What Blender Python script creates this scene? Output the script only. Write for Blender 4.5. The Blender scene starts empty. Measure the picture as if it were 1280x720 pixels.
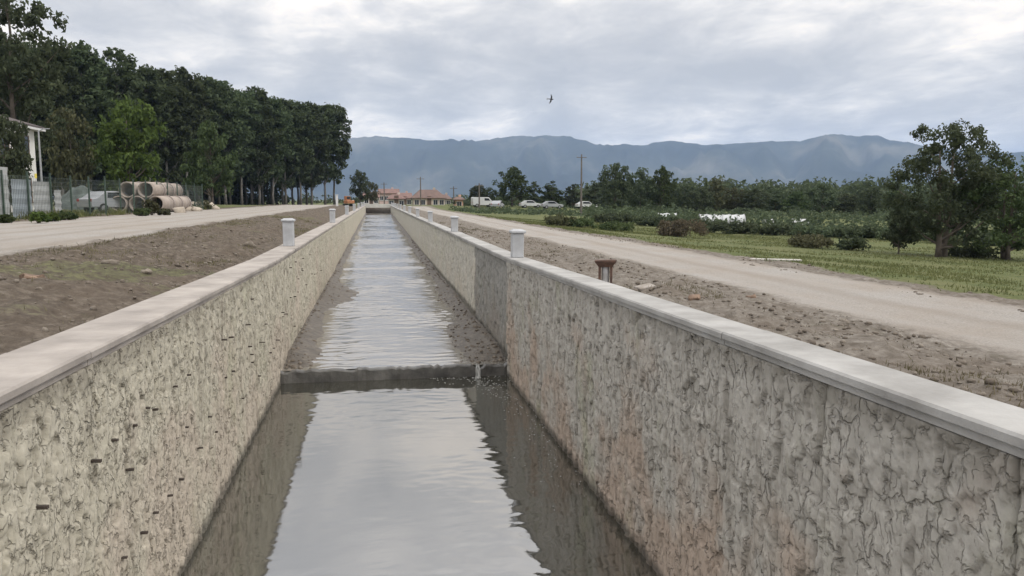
import bpy, math, random
import numpy as np
from mathutils import Matrix, Vector, Euler

random.seed(7)
RNG = np.random.default_rng(7)
SC = bpy.context.scene
COL = SC.collection
R = math.radians

# ------------------------------------------------------------------ camera
CAM_Z = 3.2
F_PX = 1000.0                      # focal length in pixels of the 1280x720 photograph
cam_d = bpy.data.cameras.new('camera')
cam = bpy.data.objects.new('camera', cam_d)
COL.objects.link(cam)
cam_d.sensor_width = 36.0
cam_d.lens = 36.0 * F_PX / 1280.0
cam_d.clip_start = 0.1
cam_d.clip_end = 60000
cam.location = (0, 0, CAM_Z)
cam.rotation_euler = (R(90 - 6.33), 0, R(-9.59))
SC.camera = cam
CAMR = np.array(Euler(cam.rotation_euler).to_matrix())

def ray(px, py):
    return CAMR @ np.array([(px - 640) / F_PX, (360 - py) / F_PX, -1.0])

def at(px, py, z):                 # where the sight line meets the height z
    r = ray(px, py); t = (z - CAM_Z) / r[2]
    return np.array([r[0] * t, r[1] * t, z])

def aty(px, py, y):                # where the sight line reaches the distance y
    r = ray(px, py); t = y / r[1]
    return np.array([r[0] * t, y, CAM_Z + r[2] * t])

# ------------------------------------------------------------------ light
SUN_EL, SUN_AZ = 48.0, 128.0       # azimuth clockwise from +Y (the canal): right and behind
world = bpy.data.worlds.new('World'); SC.world = world; world.use_nodes = True
wn = world.node_tree; N = wn.nodes; L = wn.links
for n in list(N): N.remove(n)
def wnode(t, **kw):
    n = N.new(t)
    for k, v in kw.items(): setattr(n, k, v)
    return n
out = wnode('ShaderNodeOutputWorld'); bg = wnode('ShaderNodeBackground')
bg.inputs['Strength'].default_value = 0.1
L.new(bg.outputs[0], out.inputs[0])
sky = wnode('ShaderNodeTexSky', sky_type='NISHITA'); sky.sun_disc = False
sky.sun_elevation = R(SUN_EL); sky.sun_rotation = R(SUN_AZ)
tc = wnode('ShaderNodeTexCoord'); sep = wnode('ShaderNodeSeparateXYZ')
L.new(tc.outputs['Generated'], sep.inputs[0])
def m2(op, a, b=None, c=None):
    n = wnode('ShaderNodeMath', operation=op)
    for i, v in enumerate((a, b, c)):
        if v is None: continue
        if isinstance(v, (int, float)): n.inputs[i].default_value = v
        else: L.new(v, n.inputs[i])
    return n.outputs[0]
zc = m2('MAXIMUM', sep.outputs[2], 0.0)
den = m2('ADD', zc, 0.17)
cu = m2('DIVIDE', sep.outputs[0], den); cv = m2('DIVIDE', sep.outputs[1], den)
comb = wnode('ShaderNodeCombineXYZ'); L.new(cu, comb.inputs[0]); L.new(cv, comb.inputs[1])
def wnoise(scale, detail, rough, dist, off, sx=1.0, sy=1.0):
    mp = wnode('ShaderNodeMapping'); mp.inputs['Location'].default_value = off
    mp.inputs['Scale'].default_value = (sx, sy, 1)
    L.new(comb.outputs[0], mp.inputs[0])
    n = wnode('ShaderNodeTexNoise'); n.inputs['Scale'].default_value = scale
    n.inputs['Detail'].default_value = detail; n.inputs['Roughness'].default_value = rough
    n.inputs['Distortion'].default_value = dist
    L.new(mp.outputs[0], n.inputs['Vector'])
    return n.outputs['Fac']
n1 = wnoise(1.15, 9, 0.56, 0.3, (3.1, 7.7, 0), 1.0, 0.8)
n2 = wnoise(3.4, 8, 0.6, 0.4, (11.0, 2.0, 4.0), 1.0, 0.8)
n3 = wnoise(0.30, 4, 0.5, 0.2, (21.0, 5.0, 9.0))
cl = m2('ADD', m2('MULTIPLY', n1, 0.55), m2('ADD', m2('MULTIPLY', n2, 0.27), m2('MULTIPLY', n3, 0.18)))
ramp = wnode('ShaderNodeValToRGB'); L.new(cl, ramp.inputs[0])
cr = ramp.color_ramp
stops = [(0.40, (0.575, 0.58, 0.60)), (0.455, (0.67, 0.665, 0.672)), (0.50, (0.81, 0.79, 0.775)),
         (0.54, (1.0, 0.955, 0.905)), (0.585, (1.28, 1.18, 1.06))]
cr.elements[0].position = stops[0][0]; cr.elements[0].color = (*stops[0][1], 1)
cr.elements[1].position = stops[-1][0]; cr.elements[1].color = (*stops[-1][1], 1)
for p, c in stops[1:-1]:
    e = cr.elements.new(p); e.color = (*c, 1)
# overcast dome: the cloud sheet gets brighter towards the zenith
grad = m2('ADD', 1.0, m2('MULTIPLY', m2('SMOOTH_MAX', m2('SUBTRACT', zc, 0.20), 0.0, 0.12), 2.3))
grad10 = m2('MULTIPLY', grad, 10.0)
vm = wnode('ShaderNodeVectorMath', operation='SCALE')
L.new(ramp.outputs[0], vm.inputs[0]); L.new(grad10, vm.inputs['Scale'])
mx = wnode('ShaderNodeMix', data_type='RGBA'); mx.inputs[0].default_value = 0.955
L.new(sky.outputs[0], mx.inputs[6]); L.new(vm.outputs[0], mx.inputs[7])
L.new(mx.outputs[2], bg.inputs['Color'])

sun_d = bpy.data.lights.new('sun', 'SUN'); sun = bpy.data.objects.new('sun', sun_d); COL.objects.link(sun)
sun_d.energy = 1.4; sun_d.angle = R(22); sun_d.color = (1.0, 0.955, 0.89)
az, el = R(SUN_AZ), R(SUN_EL)
sdir = Vector((math.sin(az) * math.cos(el), math.cos(az) * math.cos(el), math.sin(el)))
sun.rotation_euler = sdir.to_track_quat('Z', 'Y').to_euler()

vs = SC.view_settings
vs.view_transform = 'Standard'; vs.look = 'None'; vs.exposure = 0.0; vs.gamma = 1.0; vs.use_curve_mapping = False
SC.render.engine = 'CYCLES'
SC.cycles.use_denoising = True
try: SC.cycles.denoiser = 'OPENIMAGEDENOISE'
except Exception: pass
SC.cycles.max_bounces = 8; SC.cycles.diffuse_bounces = 3; SC.cycles.transparent_max_bounces = 12
SC.cycles.volume_bounces = 1

# ------------------------------------------------------------------ noise helpers
_T = RNG.random((256, 256))
def vnoise(x, y, seed=0):
    x = np.asarray(x, float) + seed * 17.31; y = np.asarray(y, float) + seed * 5.77
    xi = np.floor(x).astype(int); yi = np.floor(y).astype(int)
    fx = x - xi; fy = y - yi
    fx = fx * fx * (3 - 2 * fx); fy = fy * fy * (3 - 2 * fy)
    g = lambda a, b: _T[a & 255, b & 255]
    return (g(xi, yi) * (1 - fx) + g(xi + 1, yi) * fx) * (1 - fy) + (g(xi, yi + 1) * (1 - fx) + g(xi + 1, yi + 1) * fx) * fy
def fbm(x, y, o=4, seed=0):
    s = 0; a = 0.5
    for k in range(o):
        s = s + a * (vnoise(x * 2 ** k, y * 2 ** k, seed + k * 3) - 0.5); a *= 0.5
    return s * 2
def sstep(a, b, x):
    t = np.clip((np.asarray(x, float) - a) / (b - a), 0, 1); return t * t * (3 - 2 * t)
def hsh(i, j, s=0):
    return _T[(np.asarray(i).astype(int) * 7 + s * 31) & 255, (np.asarray(j).astype(int) * 13 + s * 57) & 255]

# ------------------------------------------------------------------ mesh helpers
def mesh_np(name, v, f, smooth=False):
    """v (n,3), f (m,k) array of equal sided faces"""
    v = np.asarray(v, np.float32); f = np.asarray(f, np.int32)
    me = bpy.data.meshes.new(name); k = f.shape[1]
    me.vertices.add(len(v)); me.vertices.foreach_set('co', v.ravel())
    me.loops.add(f.size); me.loops.foreach_set('vertex_index', f.ravel())
    me.polygons.add(len(f)); me.polygons.foreach_set('loop_start', np.arange(0, f.size, k, dtype=np.int32))
    if smooth: me.polygons.foreach_set('use_smooth', np.ones(len(f), bool))
    me.update(calc_edges=True); return me

class MB:
    def __init__(s): s.v = []; s.f = []
    def add(s, v, f):
        o = len(s.v); s.v += [tuple(map(float, p)) for p in v]; s.f += [tuple(i + o for i in q) for q in f]; return s
    def box(s, c, d, rz=0.0, taper=1.0, ch=0.0):
        hx, hy, hz = d[0] / 2, d[1] / 2, d[2] / 2
        cs, sn = math.cos(rz), math.sin(rz); P = []
        if ch <= 0:
            for z, t in ((-hz, 1.0), (hz, taper)):
                for x, y in ((-hx, -hy), (hx, -hy), (hx, hy), (-hx, hy)):
                    P.append((x * t, y * t, z))
            Fc = [(3, 2, 1, 0), (4, 5, 6, 7), (0, 1, 5, 4), (1, 2, 6, 5), (2, 3, 7, 6), (3, 0, 4, 7)]
        else:
            lv = ((-hz, ch), (-hz + ch, 0), (hz - ch, 0), (hz, ch))
            for z, i in lv:
                ax, ay = hx - i, hy - i; c2 = ch * .8
                for x, y in ((-ax + c2, -ay), (ax - c2, -ay), (ax, -ay + c2), (ax, ay - c2), (ax - c2, ay), (-ax + c2, ay), (-ax, ay - c2), (-ax, -ay + c2)):
                    P.append((x, y, z))
            Fc = [tuple(range(7, -1, -1)), tuple(range(24, 32))]
            for k in range(3):
                for j in range(8):
                    Fc.append((k * 8 + j, k * 8 + (j + 1) % 8, k * 8 + 8 + (j + 1) % 8, k * 8 + 8 + j))
        P = [(c[0] + x * cs - y * sn, c[1] + x * sn + y * cs, c[2] + z) for x, y, z in P]
        return s.add(P, Fc)
    def tube(s, pts, rad, n=8, cap=True):
        pts = [Vector(p) for p in pts]; base = len(s.v)
        prev = Vector((1, 0, 0))
        for i, p in enumerate(pts):
            d = (pts[min(i + 1, len(pts) - 1)] - pts[max(i - 1, 0)]).normalized()
            a = prev - d * prev.dot(d)
            if a.length < 1e-3: a = d.orthogonal()
            a.normalize(); b = d.cross(a); prev = a
            r = rad[i] if hasattr(rad, '__len__') else rad
            for k in range(n):
                t = 2 * math.pi * k / n
                s.v.append(tuple(p + a * (r * math.cos(t)) + b * (r * math.sin(t))))
        for i in range(len(pts) - 1):
            for k in range(n):
                s.f.append((base + i * n + k, base + i * n + (k + 1) % n, base + (i + 1) * n + (k + 1) % n, base + (i + 1) * n + k))
        if cap:
            s.f.append(tuple(base + k for k in range(n - 1, -1, -1)))
            e = base + (len(pts) - 1) * n
            s.f.append(tuple(e + k for k in range(n)))
        return s
    def prism(s, poly, y0, y1):      # poly in (x,z), extruded along y
        n = len(poly)
        P = [(x, y0, z) for x, z in poly] + [(x, y1, z) for x, z in poly]
        Fc = [tuple(range(n)), tuple(range(2 * n - 1, n - 1, -1))]
        Fc += [(k, k + n, (k + 1) % n + n, (k + 1) % n) for k in range(n)]
        return s.add(P, Fc)
    def mesh(s, name, smooth=False):
        me = bpy.data.meshes.new(name); me.from_pydata(s.v, [], s.f); me.validate(); me.update()
        if smooth:
            for p in me.polygons: p.use_smooth = True
        return me
    def build(s, name, mat, parent=None, smooth=False):
        return obj(name, s.mesh(name, smooth), mat, parent)

def obj(name, me, mat=None, parent=None):
    o = bpy.data.objects.new(name, me); COL.objects.link(o)
    if mat is not None and me is not None and len(me.materials) == 0: me.materials.append(mat)
    if parent is not None: o.parent = parent
    return o
def tag(o, label=None, cat=None, group=None, kind=None):
    if label: o['label'] = label
    if cat: o['category'] = cat
    if group: o['group'] = group
    if kind: o['kind'] = kind
    return o
def thing(name, label, cat, loc=(0, 0, 0), rz=0.0, group=None):
    o = bpy.data.objects.new(name, None); COL.objects.link(o)
    o.empty_display_size = 0.2
    o.location = tuple(map(float, loc)); o.rotation_euler = (0, 0, rz)
    return tag(o, label, cat, group)
def copy_tree(o, parent=None):
    c = o.copy(); COL.objects.link(c); c.parent = parent
    for ch in list(o.children): copy_tree(ch, c)
    return c
ORD = ['first', 'second', 'third', 'fourth', 'fifth', 'sixth', 'seventh', 'eighth', 'ninth', 'tenth', 'eleventh', 'twelfth', 'thirteenth',
       'fourteenth', 'fifteenth', 'sixteenth', 'seventeenth', 'eighteenth', 'nineteenth', 'twentieth', 'twenty-first', 'twenty-second',
       'twenty-third', 'twenty-fourth', 'twenty-fifth', 'twenty-sixth', 'twenty-seventh', 'twenty-eighth', 'twenty-ninth', 'thirtieth']

# ------------------------------------------------------------------ materials
def new_mat(name):
    m = bpy.data.materials.new(name); m.use_nodes = True
    nt = m.node_tree; b = nt.nodes['Principled BSDF']
    return m, nt, b
def tex_noise(nt, scale, detail=6, rough=.6, vec=None, dist=0.0):
    n = nt.nodes.new('ShaderNodeTexNoise'); n.inputs['Scale'].default_value = scale
    n.inputs['Detail'].default_value = detail; n.inputs['Roughness'].default_value = rough
    n.inputs['Distortion'].default_value = dist
    if vec is not None: nt.links.new(vec, n.inputs['Vector'])
    return n.outputs['Fac']
def coords(nt, kind='Object', scale=(1, 1, 1), loc=(0, 0, 0)):
    t = nt.nodes.new('ShaderNodeTexCoord'); mp = nt.nodes.new('ShaderNodeMapping')
    mp.inputs['Scale'].default_value = scale; mp.inputs['Location'].default_value = loc
    nt.links.new(t.outputs[kind], mp.inputs[0]); return mp.outputs[0]
def world_pos(nt, scale=(1, 1, 1)):
    g = nt.nodes.new('ShaderNodeNewGeometry'); mp = nt.nodes.new('ShaderNodeMapping')
    mp.inputs['Scale'].default_value = scale
    nt.links.new(g.outputs['Position'], mp.inputs[0]); return mp.outputs[0]
def ramp_n(nt, fac, stops):
    r = nt.nodes.new('ShaderNodeValToRGB'); nt.links.new(fac, r.inputs[0]); c = r.color_ramp
    c.elements[0].position = stops[0][0]; c.elements[0].color = (*stops[0][1], 1)
    c.elements[1].position = stops[-1][0]; c.elements[1].color = (*stops[-1][1], 1)
    for p, col in stops[1:-1]:
        e = c.elements.new(p); e.color = (*col, 1)
    return r.outputs[0]
def mixc(nt, fac, a, b, mode='MIX'):
    n = nt.nodes.new('ShaderNodeMix'); n.data_type = 'RGBA'; n.blend_type = mode
    if isinstance(fac, (int, float)): n.inputs[0].default_value = fac
    else: nt.links.new(fac, n.inputs[0])
    for i, c in ((6, a), (7, b)):
        if isinstance(c, tuple): n.inputs[i].default_value = (*c, 1)
        else: nt.links.new(c, n.inputs[i])
    return n.outputs[2]
def math_n(nt, op, a, b=0.0, clamp=False):
    n = nt.nodes.new('ShaderNodeMath'); n.operation = op; n.use_clamp = clamp
    for i, v in enumerate((a, b)):
        if isinstance(v, (int, float)): n.inputs[i].default_value = v
        else: nt.links.new(v, n.inputs[i])
    return n.outputs[0]
def remap(nt, fac, a, b, c=0.0, d=1.0):
    n = nt.nodes.new('ShaderNodeMapRange'); nt.links.new(fac, n.inputs[0])
    for i, v in enumerate((a, b, c, d)): n.inputs[i + 1].default_value = v
    return n.outputs[0]
def bump(nt, b, h, strength, dist=0.02, prev=None):
    n = nt.nodes.new('ShaderNodeBump'); n.inputs['Strength'].default_value = strength; n.inputs['Distance'].default_value = dist
    nt.links.new(h, n.inputs['Height'])
    if prev is not None: nt.links.new(prev, n.inputs['Normal'])
    if b is not None: nt.links.new(n.outputs[0], b.inputs['Normal'])
    return n.outputs[0]
def attr(nt, name):
    n = nt.nodes.new('ShaderNodeAttribute'); n.attribute_name = name; return n

def simple(name, c1, c2=None, rough=.8, scale=4.0, bumps=.2, bscale=None, metallic=0.0, kind='Object', contrast=(.35, .65), bd=.01):
    m, nt, b = new_mat(name); v = coords(nt, kind)
    c2 = c2 or tuple(x * .75 for x in c1)
    f = tex_noise(nt, scale, 7, .62, v)
    nt.links.new(ramp_n(nt, f, [(contrast[0], c2), (contrast[1], c1)]), b.inputs['Base Color'])
    b.inputs['Roughness'].default_value = rough; b.inputs['Metallic'].default_value = metallic
    if bumps: bump(nt, b, tex_noise(nt, bscale or scale * 6, 5, .6, v), bumps, bd)
    return m

def leaf_mat(name, c_dark, c_light, scale=.9, trans=.35):
    m, nt, b = new_mat(name)
    v = coords(nt, 'Object'); f = tex_noise(nt, scale, 4, .6, v)
    f2 = tex_noise(nt, scale * 9, 2, .5, v)
    ff = math_n(nt, 'ADD', math_n(nt, 'MULTIPLY', f, .6), math_n(nt, 'MULTIPLY', f2, .4))
    col = ramp_n(nt, ff, [(.36, c_dark), (.64, c_light)])
    oi = nt.nodes.new('ShaderNodeObjectInfo')
    hs = nt.nodes.new('ShaderNodeHueSaturation'); nt.links.new(col, hs.inputs['Color'])
    nt.links.new(remap(nt, oi.outputs['Random'], 0, 1, .72, 1.22), hs.inputs['Value'])
    nt.links.new(remap(nt, oi.outputs['Random'], 0, 1, .485, .515), hs.inputs['Hue'])
    nt.links.new(hs.outputs[0], b.inputs['Base Color'])
    b.inputs['Roughness'].default_value = .75; b.inputs['Specular IOR Level'].default_value = .15
    tr = nt.nodes.new('ShaderNodeBsdfTranslucent'); nt.links.new(hs.outputs[0], tr.inputs[0])
    ms = nt.nodes.new('ShaderNodeMixShader'); ms.inputs[0].default_value = trans
    o = nt.nodes['Material Output']
    nt.links.new(b.outputs[0], ms.inputs[1]); nt.links.new(tr.outputs[0], ms.inputs[2]); nt.links.new(ms.outputs[0], o.inputs[0])
    return m

def wall_mat(name, base, hi, pink, green, stain_shade, wet=.10, tint_scale=.9, relief=8.0):
    m, nt, b = new_mat(name); p = world_pos(nt)
    sepn = nt.nodes.new('ShaderNodeSeparateXYZ'); nt.links.new(p, sepn.inputs[0])
    big = tex_noise(nt, tint_scale, 3, .55, p)
    fine = tex_noise(nt, 14, 6, .65, p)
    c = ramp_n(nt, fine, [(.33, base), (.68, hi)])
    zf = remap(nt, sepn.outputs[2], .1, 2.1, .16, -.12)
    pk = remap(nt, math_n(nt, 'ADD', big, zf), .50, .66)
    c = mixc(nt, math_n(nt, 'MULTIPLY', pk, .62), c, pink)
    gr = remap(nt, tex_noise(nt, tint_scale * 1.7, 4, .6, world_pos(nt, (1, 1, .6))), .55, .70)
    c = mixc(nt, math_n(nt, 'MULTIPLY', gr, .6), c, green)
    # rain streaks running down from the coping
    st = tex_noise(nt, 5.5, 5, .65, world_pos(nt, (1, 1, .14)))
    c = mixc(nt, math_n(nt, 'MULTIPLY', remap(nt, st, .54, .72), .55), c, stain_shade)
    # weathered specks
    sp = tex_noise(nt, 34, 3, .5, world_pos(nt, (1, 1, .6)))
    c = mixc(nt, math_n(nt, 'MULTIPLY', remap(nt, sp, .62, .70), .45), c, stain_shade)
    # painted shadow and dirt band under the coping (algae), ragged lower edge
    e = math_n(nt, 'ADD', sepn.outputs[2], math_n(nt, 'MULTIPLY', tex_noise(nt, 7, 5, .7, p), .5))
    c = mixc(nt, math_n(nt, 'MULTIPLY', remap(nt, e, 2.26, 2.54), .75), c, stain_shade)
    # wet band above the water
    w = math_n(nt, 'ADD', sepn.outputs[2], math_n(nt, 'MULTIPLY', tex_noise(nt, 3, 4, .6, p), .12))
    wf = remap(nt, w, wet, wet + .10, .75, 0.0)
    c = mixc(nt, wf, c, (.05, .048, .042))
    at_ = attr(nt, 'groove'); gs_ = .42 if base[0] > .40 else .45
    c = mixc(nt, math_n(nt, 'MULTIPLY', at_.outputs['Fac'], gs_), c, stain_shade)  # shade of the relief ledges painted into the groove colour
    wn_ = nt.nodes.new('ShaderNodeTexNoise'); wn_.inputs['Scale'].default_value = 5.5; wn_.inputs['Detail'].default_value = 4; wn_.inputs['Roughness'].default_value = .6
    nt.links.new(p, wn_.inputs['Vector'])
    wsub = nt.nodes.new('ShaderNodeVectorMath'); wsub.operation = 'SUBTRACT'; nt.links.new(wn_.outputs['Color'], wsub.inputs[0]); wsub.inputs[1].default_value = (.5, .5, .5)
    wsc = nt.nodes.new('ShaderNodeVectorMath'); wsc.operation = 'MULTIPLY'; nt.links.new(wsub.outputs[0], wsc.inputs[0]); wsc.inputs[1].default_value = (0, .16, .16)
    flat = nt.nodes.new('ShaderNodeVectorMath'); flat.operation = 'MULTIPLY'; nt.links.new(p, flat.inputs[0]); flat.inputs[1].default_value = (0, 1, .55)
    wv_ = nt.nodes.new('ShaderNodeVectorMath'); nt.links.new(flat.outputs[0], wv_.inputs[0]); nt.links.new(wsc.outputs[0], wv_.inputs[1])
    hts = []
    for sc_, th_, amt, m0 in ((relief, .060, .34, .47), (relief * 2.1, .075, .32, .50)):
        ve = nt.nodes.new('ShaderNodeTexVoronoi'); ve.feature = 'DISTANCE_TO_EDGE'; ve.inputs['Scale'].default_value = sc_; nt.links.new(wv_.outputs[0], ve.inputs['Vector'])
        vf = nt.nodes.new('ShaderNodeTexVoronoi'); vf.feature = 'F1'; vf.inputs['Scale'].default_value = sc_; nt.links.new(wv_.outputs[0], vf.inputs['Vector'])
        ln_ = remap(nt, ve.outputs['Distance'], .012, th_, 1.0, 0.0)
        mk = remap(nt, tex_noise(nt, sc_ * .62, 3, .6, p), m0, m0 + .09)
        ln_ = math_n(nt, 'MULTIPLY', ln_, mk)
        c = mixc(nt, math_n(nt, 'MULTIPLY', ln_, amt), c, stain_shade)
        sp_ = nt.nodes.new('ShaderNodeSeparateColor'); nt.links.new(vf.outputs['Color'], sp_.inputs[0])
        hts.append(math_n(nt, 'SUBTRACT', sp_.outputs[0], math_n(nt, 'MULTIPLY', ln_, .8)))
    nt.links.new(c, b.inputs['Base Color']); b.inputs['Roughness'].default_value = .88
    b.inputs['Specular IOR Level'].default_value = .25
    hsum = math_n(nt, 'ADD', hts[0], math_n(nt, 'MULTIPLY', hts[1], .45))
    n1_ = bump(nt, None, tex_noise(nt, 9, 6, .65, world_pos(nt, (1, 1, .45))), .22, .02)
    n1_ = bump(nt, None, hsum, .9, .020, n1_)
    bump(nt, b, tex_noise(nt, 60, 4, .6, p), .35, .008, n1_)
    return m

M = {}
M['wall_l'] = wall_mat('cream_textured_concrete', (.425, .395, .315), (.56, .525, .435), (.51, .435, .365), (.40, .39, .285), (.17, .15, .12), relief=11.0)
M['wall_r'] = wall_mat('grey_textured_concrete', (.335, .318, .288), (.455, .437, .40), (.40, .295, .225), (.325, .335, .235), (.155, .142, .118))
M['wall_dark'] = wall_mat('damp_dark_concrete', (.22, .215, .20), (.33, .325, .305), (.26, .23, .20), (.22, .225, .18), (.11, .11, .10), wet=.4)
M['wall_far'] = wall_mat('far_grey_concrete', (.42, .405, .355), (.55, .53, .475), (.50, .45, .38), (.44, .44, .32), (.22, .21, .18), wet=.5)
M['coping_l'] = simple('coping_concrete_warm', (.395, .357, .322), (.245, .22, .198), .9, 1.7, .35, 40)
M['coping_r'] = simple('coping_concrete_pale', (.385, .377, .362), (.235, .228, .215), .9, 1.7, .35, 40)
M['pillar'] = simple('pillar_paint_grey', (.46, .47, .485), (.35, .355, .365), .85, 4, .3, 30)
M['bark'] = simple('bark_grey_brown', (.15, .125, .10), (.075, .06, .05), .95, 2.5, .6, 14, bd=.03)
M['bark_pale'] = simple('poplar_bark_pale', (.20, .19, .17), (.11, .10, .09), .95, 1.5, .5, 10, bd=.03)
M['sill'] = simple('wet_dark_concrete', (.12, .115, .105), (.045, .043, .04), .45, 3, .6, 18, bd=.02)
M['void'] = simple('dark_interior', (.02, .02, .022), (.01, .01, .012), .9, 2, 0)

# ------------------------------------------------------------------ terrain shape
XL, XR = -1.71, 2.32               # inner wall faces
Y0, Y_KINK, Y_END = -4.0, 14.2, 133.0
def wall_top(y): return np.where(np.asarray(y) < Y_KINK, 2.39 - .015 * np.asarray(y), 2.177)

RX = np.array([2.3, 3.2, 4.4, 6.2, 9.6, 12.5, 20, 32, 60, 9000.])
RZ = np.array([1.86, 1.80, 1.68, 1.60, 1.56, 1.35, .72, .05, 0, 0])
LX = np.array([-9000, -400, -120, -6.0, -4.6, -3.3, -2.4, -1.7])
LZ = np.array([0, 1.0, 2.3, 2.3, 2.2, 2.08, 2.0, 2.0])
def base_h(x, y):
    x = np.asarray(x, float); y = np.asarray(y, float)
    zr = np.interp(x, RX, RZ); zl = np.interp(x, LX, LZ)
    far = sstep(70, 150, y)
    zr = zr * (1 - far) + np.maximum(zr, 1.15 - .012 * np.maximum(x - 25, 0)) * far
    z = np.where(x < 0.3, zl, zr)
    mid = sstep(Y_END, Y_END + 30, y) * (1 - sstep(20, 60, np.abs(x)))
    z = z * (1 - mid) + 1.9 * mid
    z = z * (1 - sstep(300, 1200, np.hypot(x, y)))
    return z
def road_r_mask(x, y):
    w = .35 * fbm(y * .25, x * 0 + 3.3, 3, 5) + .25 * fbm(x * 1.4, y * .6, 3, 12)
    return sstep(5.9, 6.9, x + w) * (1 - sstep(9.3, 10.0, x + w)) * (1 - sstep(140, 170, y))
LROAD = -5.9
def road_l_mask(x, y):
    w = .5 * fbm(y * .2, x * 0 + 9.1, 3, 6) + .3 * fbm(x * 1.1, y * .7, 3, 14)
    return (1 - sstep(LROAD - .7, LROAD + .3, x + w)) * sstep(-14.8, -13.4, x + w) * (1 - sstep(150, 190, y))
def grass_mask(x, y):
    w = 1.0 * fbm(x * .35, y * .35, 4, 8)
    g = sstep(10.0, 11.6, x + w)
    g = np.maximum(g, (1 - sstep(-16.6, -15.0, x + w * 1.2)) * sstep(-.3, .5, fbm(x * .22, y * .22, 3, 31) + .25))
    g = np.maximum(g, sstep(145, 180, y))
    g = np.maximum(g, .45 * sstep(.15, .5, fbm(x * .5, y * .5, 4, 41)) * (x < -2) * (x > -5.5))
    return np.clip(g, 0, 1)
def ground_h(x, y):
    x = np.asarray(x, float); y = np.asarray(y, float)
    z = base_h(x, y)
    rm = np.maximum(road_r_mask(x, y), road_l_mask(x, y)); gm = grass_mask(x, y)
    near = 1 - sstep(120, 260, np.hypot(x, y))
    rough = (.10 * fbm(x * 1.1, y * 1.1, 4, 2) + .10 * fbm(x * 4.0, y * 4.0, 4, 3)) * (1 - .85 * rm) * (1 - .6 * gm)
    # spoil heaps along the right bank, between coping and track
    heap = .26 * np.clip(fbm(x * .9, y * .55, 4, 17) + .15, 0, 1) * sstep(2.9, 3.7, x) * (1 - sstep(4.9, 6.0, x))
    heap = heap + .22 * np.clip(fbm(x * .8, y * .5, 4, 19) + .1, 0, 1) * sstep(-5.8, -4.9, x) * (1 - sstep(-3.4, -2.7, x))
    roll = .28 * fbm(x * .06, y * .06, 3, 23) * sstep(14, 26, np.abs(x))
    ruts = -.035 * rm * np.exp(-((np.abs(np.abs(x - 8.0) - .8)) / .22) ** 2)
    return z + (rough + heap + roll + ruts) * near

def axis(segs):
    a = []
    for lo, hi, n in segs: a += list(np.linspace(lo, hi, n, endpoint=False))
    return np.array(a)
def geo(a, b, n): return list(np.geomspace(a, b, n, endpoint=False))
gx = np.array([-x for x in geo(24, 9500, 34)][::-1] + list(np.linspace(-24, -8, 40, endpoint=False)) + list(np.linspace(-8, -2.06, 74)) +
              [-1.9, -.8, .6, 1.8, 2.44] + list(np.linspace(2.54, 10.5, 96, endpoint=False)) + list(np.linspace(10.5, 40, 74, endpoint=False)) + geo(40, 9500, 40) + [9500.])
gx[0] = -9500
ys = [-3000., -900, -300, -100, -40, -15, -8, -4.6, -4.3]
y = -3.5
while y < 132.0:
    ys.append(y); y += max(.085, .0125 * abs(y))
ys += [132.4, 135.8, 136.4]
ys += geo(138, 9800, 62) + [9800.]
gy = np.array(ys)
GX, GY = np.meshgrid(gx, gy)
GZ = ground_h(GX, GY)
chan = (GX > -1.95) & (GX < 2.5) & (GY > -4.4) & (GY < 136.0)
GZ = np.where(chan, -1.2, GZ)
nx, ny = len(gx), len(gy)
idx = np.arange(nx * ny).reshape(ny, nx)
quads = np.stack([idx[:-1, :-1], idx[:-1, 1:], idx[1:, 1:], idx[1:, :-1]], -1).reshape(-1, 4)
me = mesh_np('ground', np.stack([GX, GY, GZ], -1).reshape(-1, 3), quads, True)
for nm, val in (('grass', grass_mask(GX, GY)), ('gravel', np.maximum(road_r_mask(GX, GY), road_l_mask(GX, GY)))):
    a = me.attributes.new(nm, 'FLOAT', 'POINT'); a.data.foreach_set('value', val.ravel().astype(np.float32))
m, nt, b = new_mat('earth_gravel_and_grass'); p = world_pos(nt)
mot = tex_noise(nt, .55, 5, .6, p); fine = tex_noise(nt, 7, 7, .7, p); peb = tex_noise(nt, 38, 4, .65, p)
sepg = nt.nodes.new('ShaderNodeSeparateXYZ'); nt.links.new(p, sepg.inputs[0])
soil_r = ramp_n(nt, fine, [(.30, (.095, .081, .066)), (.5, (.175, .154, .131)), (.70, (.28, .256, .225))])
soil_l = ramp_n(nt, fine, [(.30, (.062, .050, .039)), (.5, (.108, .088, .069)), (.72, (.21, .18, .147))])
soil = mixc(nt, remap(nt, sepg.outputs[0], -1, 1), soil_l, soil_r)
soil = mixc(nt, math_n(nt, 'MULTIPLY', remap(nt, mot, .45, .65), .35), soil, (.125, .097, .074))
soil = mixc(nt, math_n(nt, 'MULTIPLY', remap(nt, tex_noise(nt, 2.6, 5, .7, p), .58, .72), .5), soil, (.10, .095, .06))
peb_c = ramp_n(nt, peb, [(.35, (.27, .252, .23)), (.6, (.365, .345, .32)), (.72, (.45, .43, .40))])
grav = mixc(nt, remap(nt, mot, .35, .7, 0, .55), peb_c, (.29, .245, .20))
wv = math_n(nt, 'ADD', sepg.outputs[0], math_n(nt, 'MULTIPLY', tex_noise(nt, .25, 3, .5, p), .9))
rut = math_n(nt, 'SINE', math_n(nt, 'MULTIPLY', wv, 3.9))
grav = mixc(nt, math_n(nt, 'MULTIPLY', remap(nt, math_n(nt, 'ADD', rut, math_n(nt, 'MULTIPLY', fine, .8)), .7, 1.6), .40), grav, (.20, .165, .13))
gr_c = ramp_n(nt, fine, [(.32, (.050, .060, .026)), (.5, (.090, .108, .040)), (.70, (.165, .172, .075))])
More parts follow.
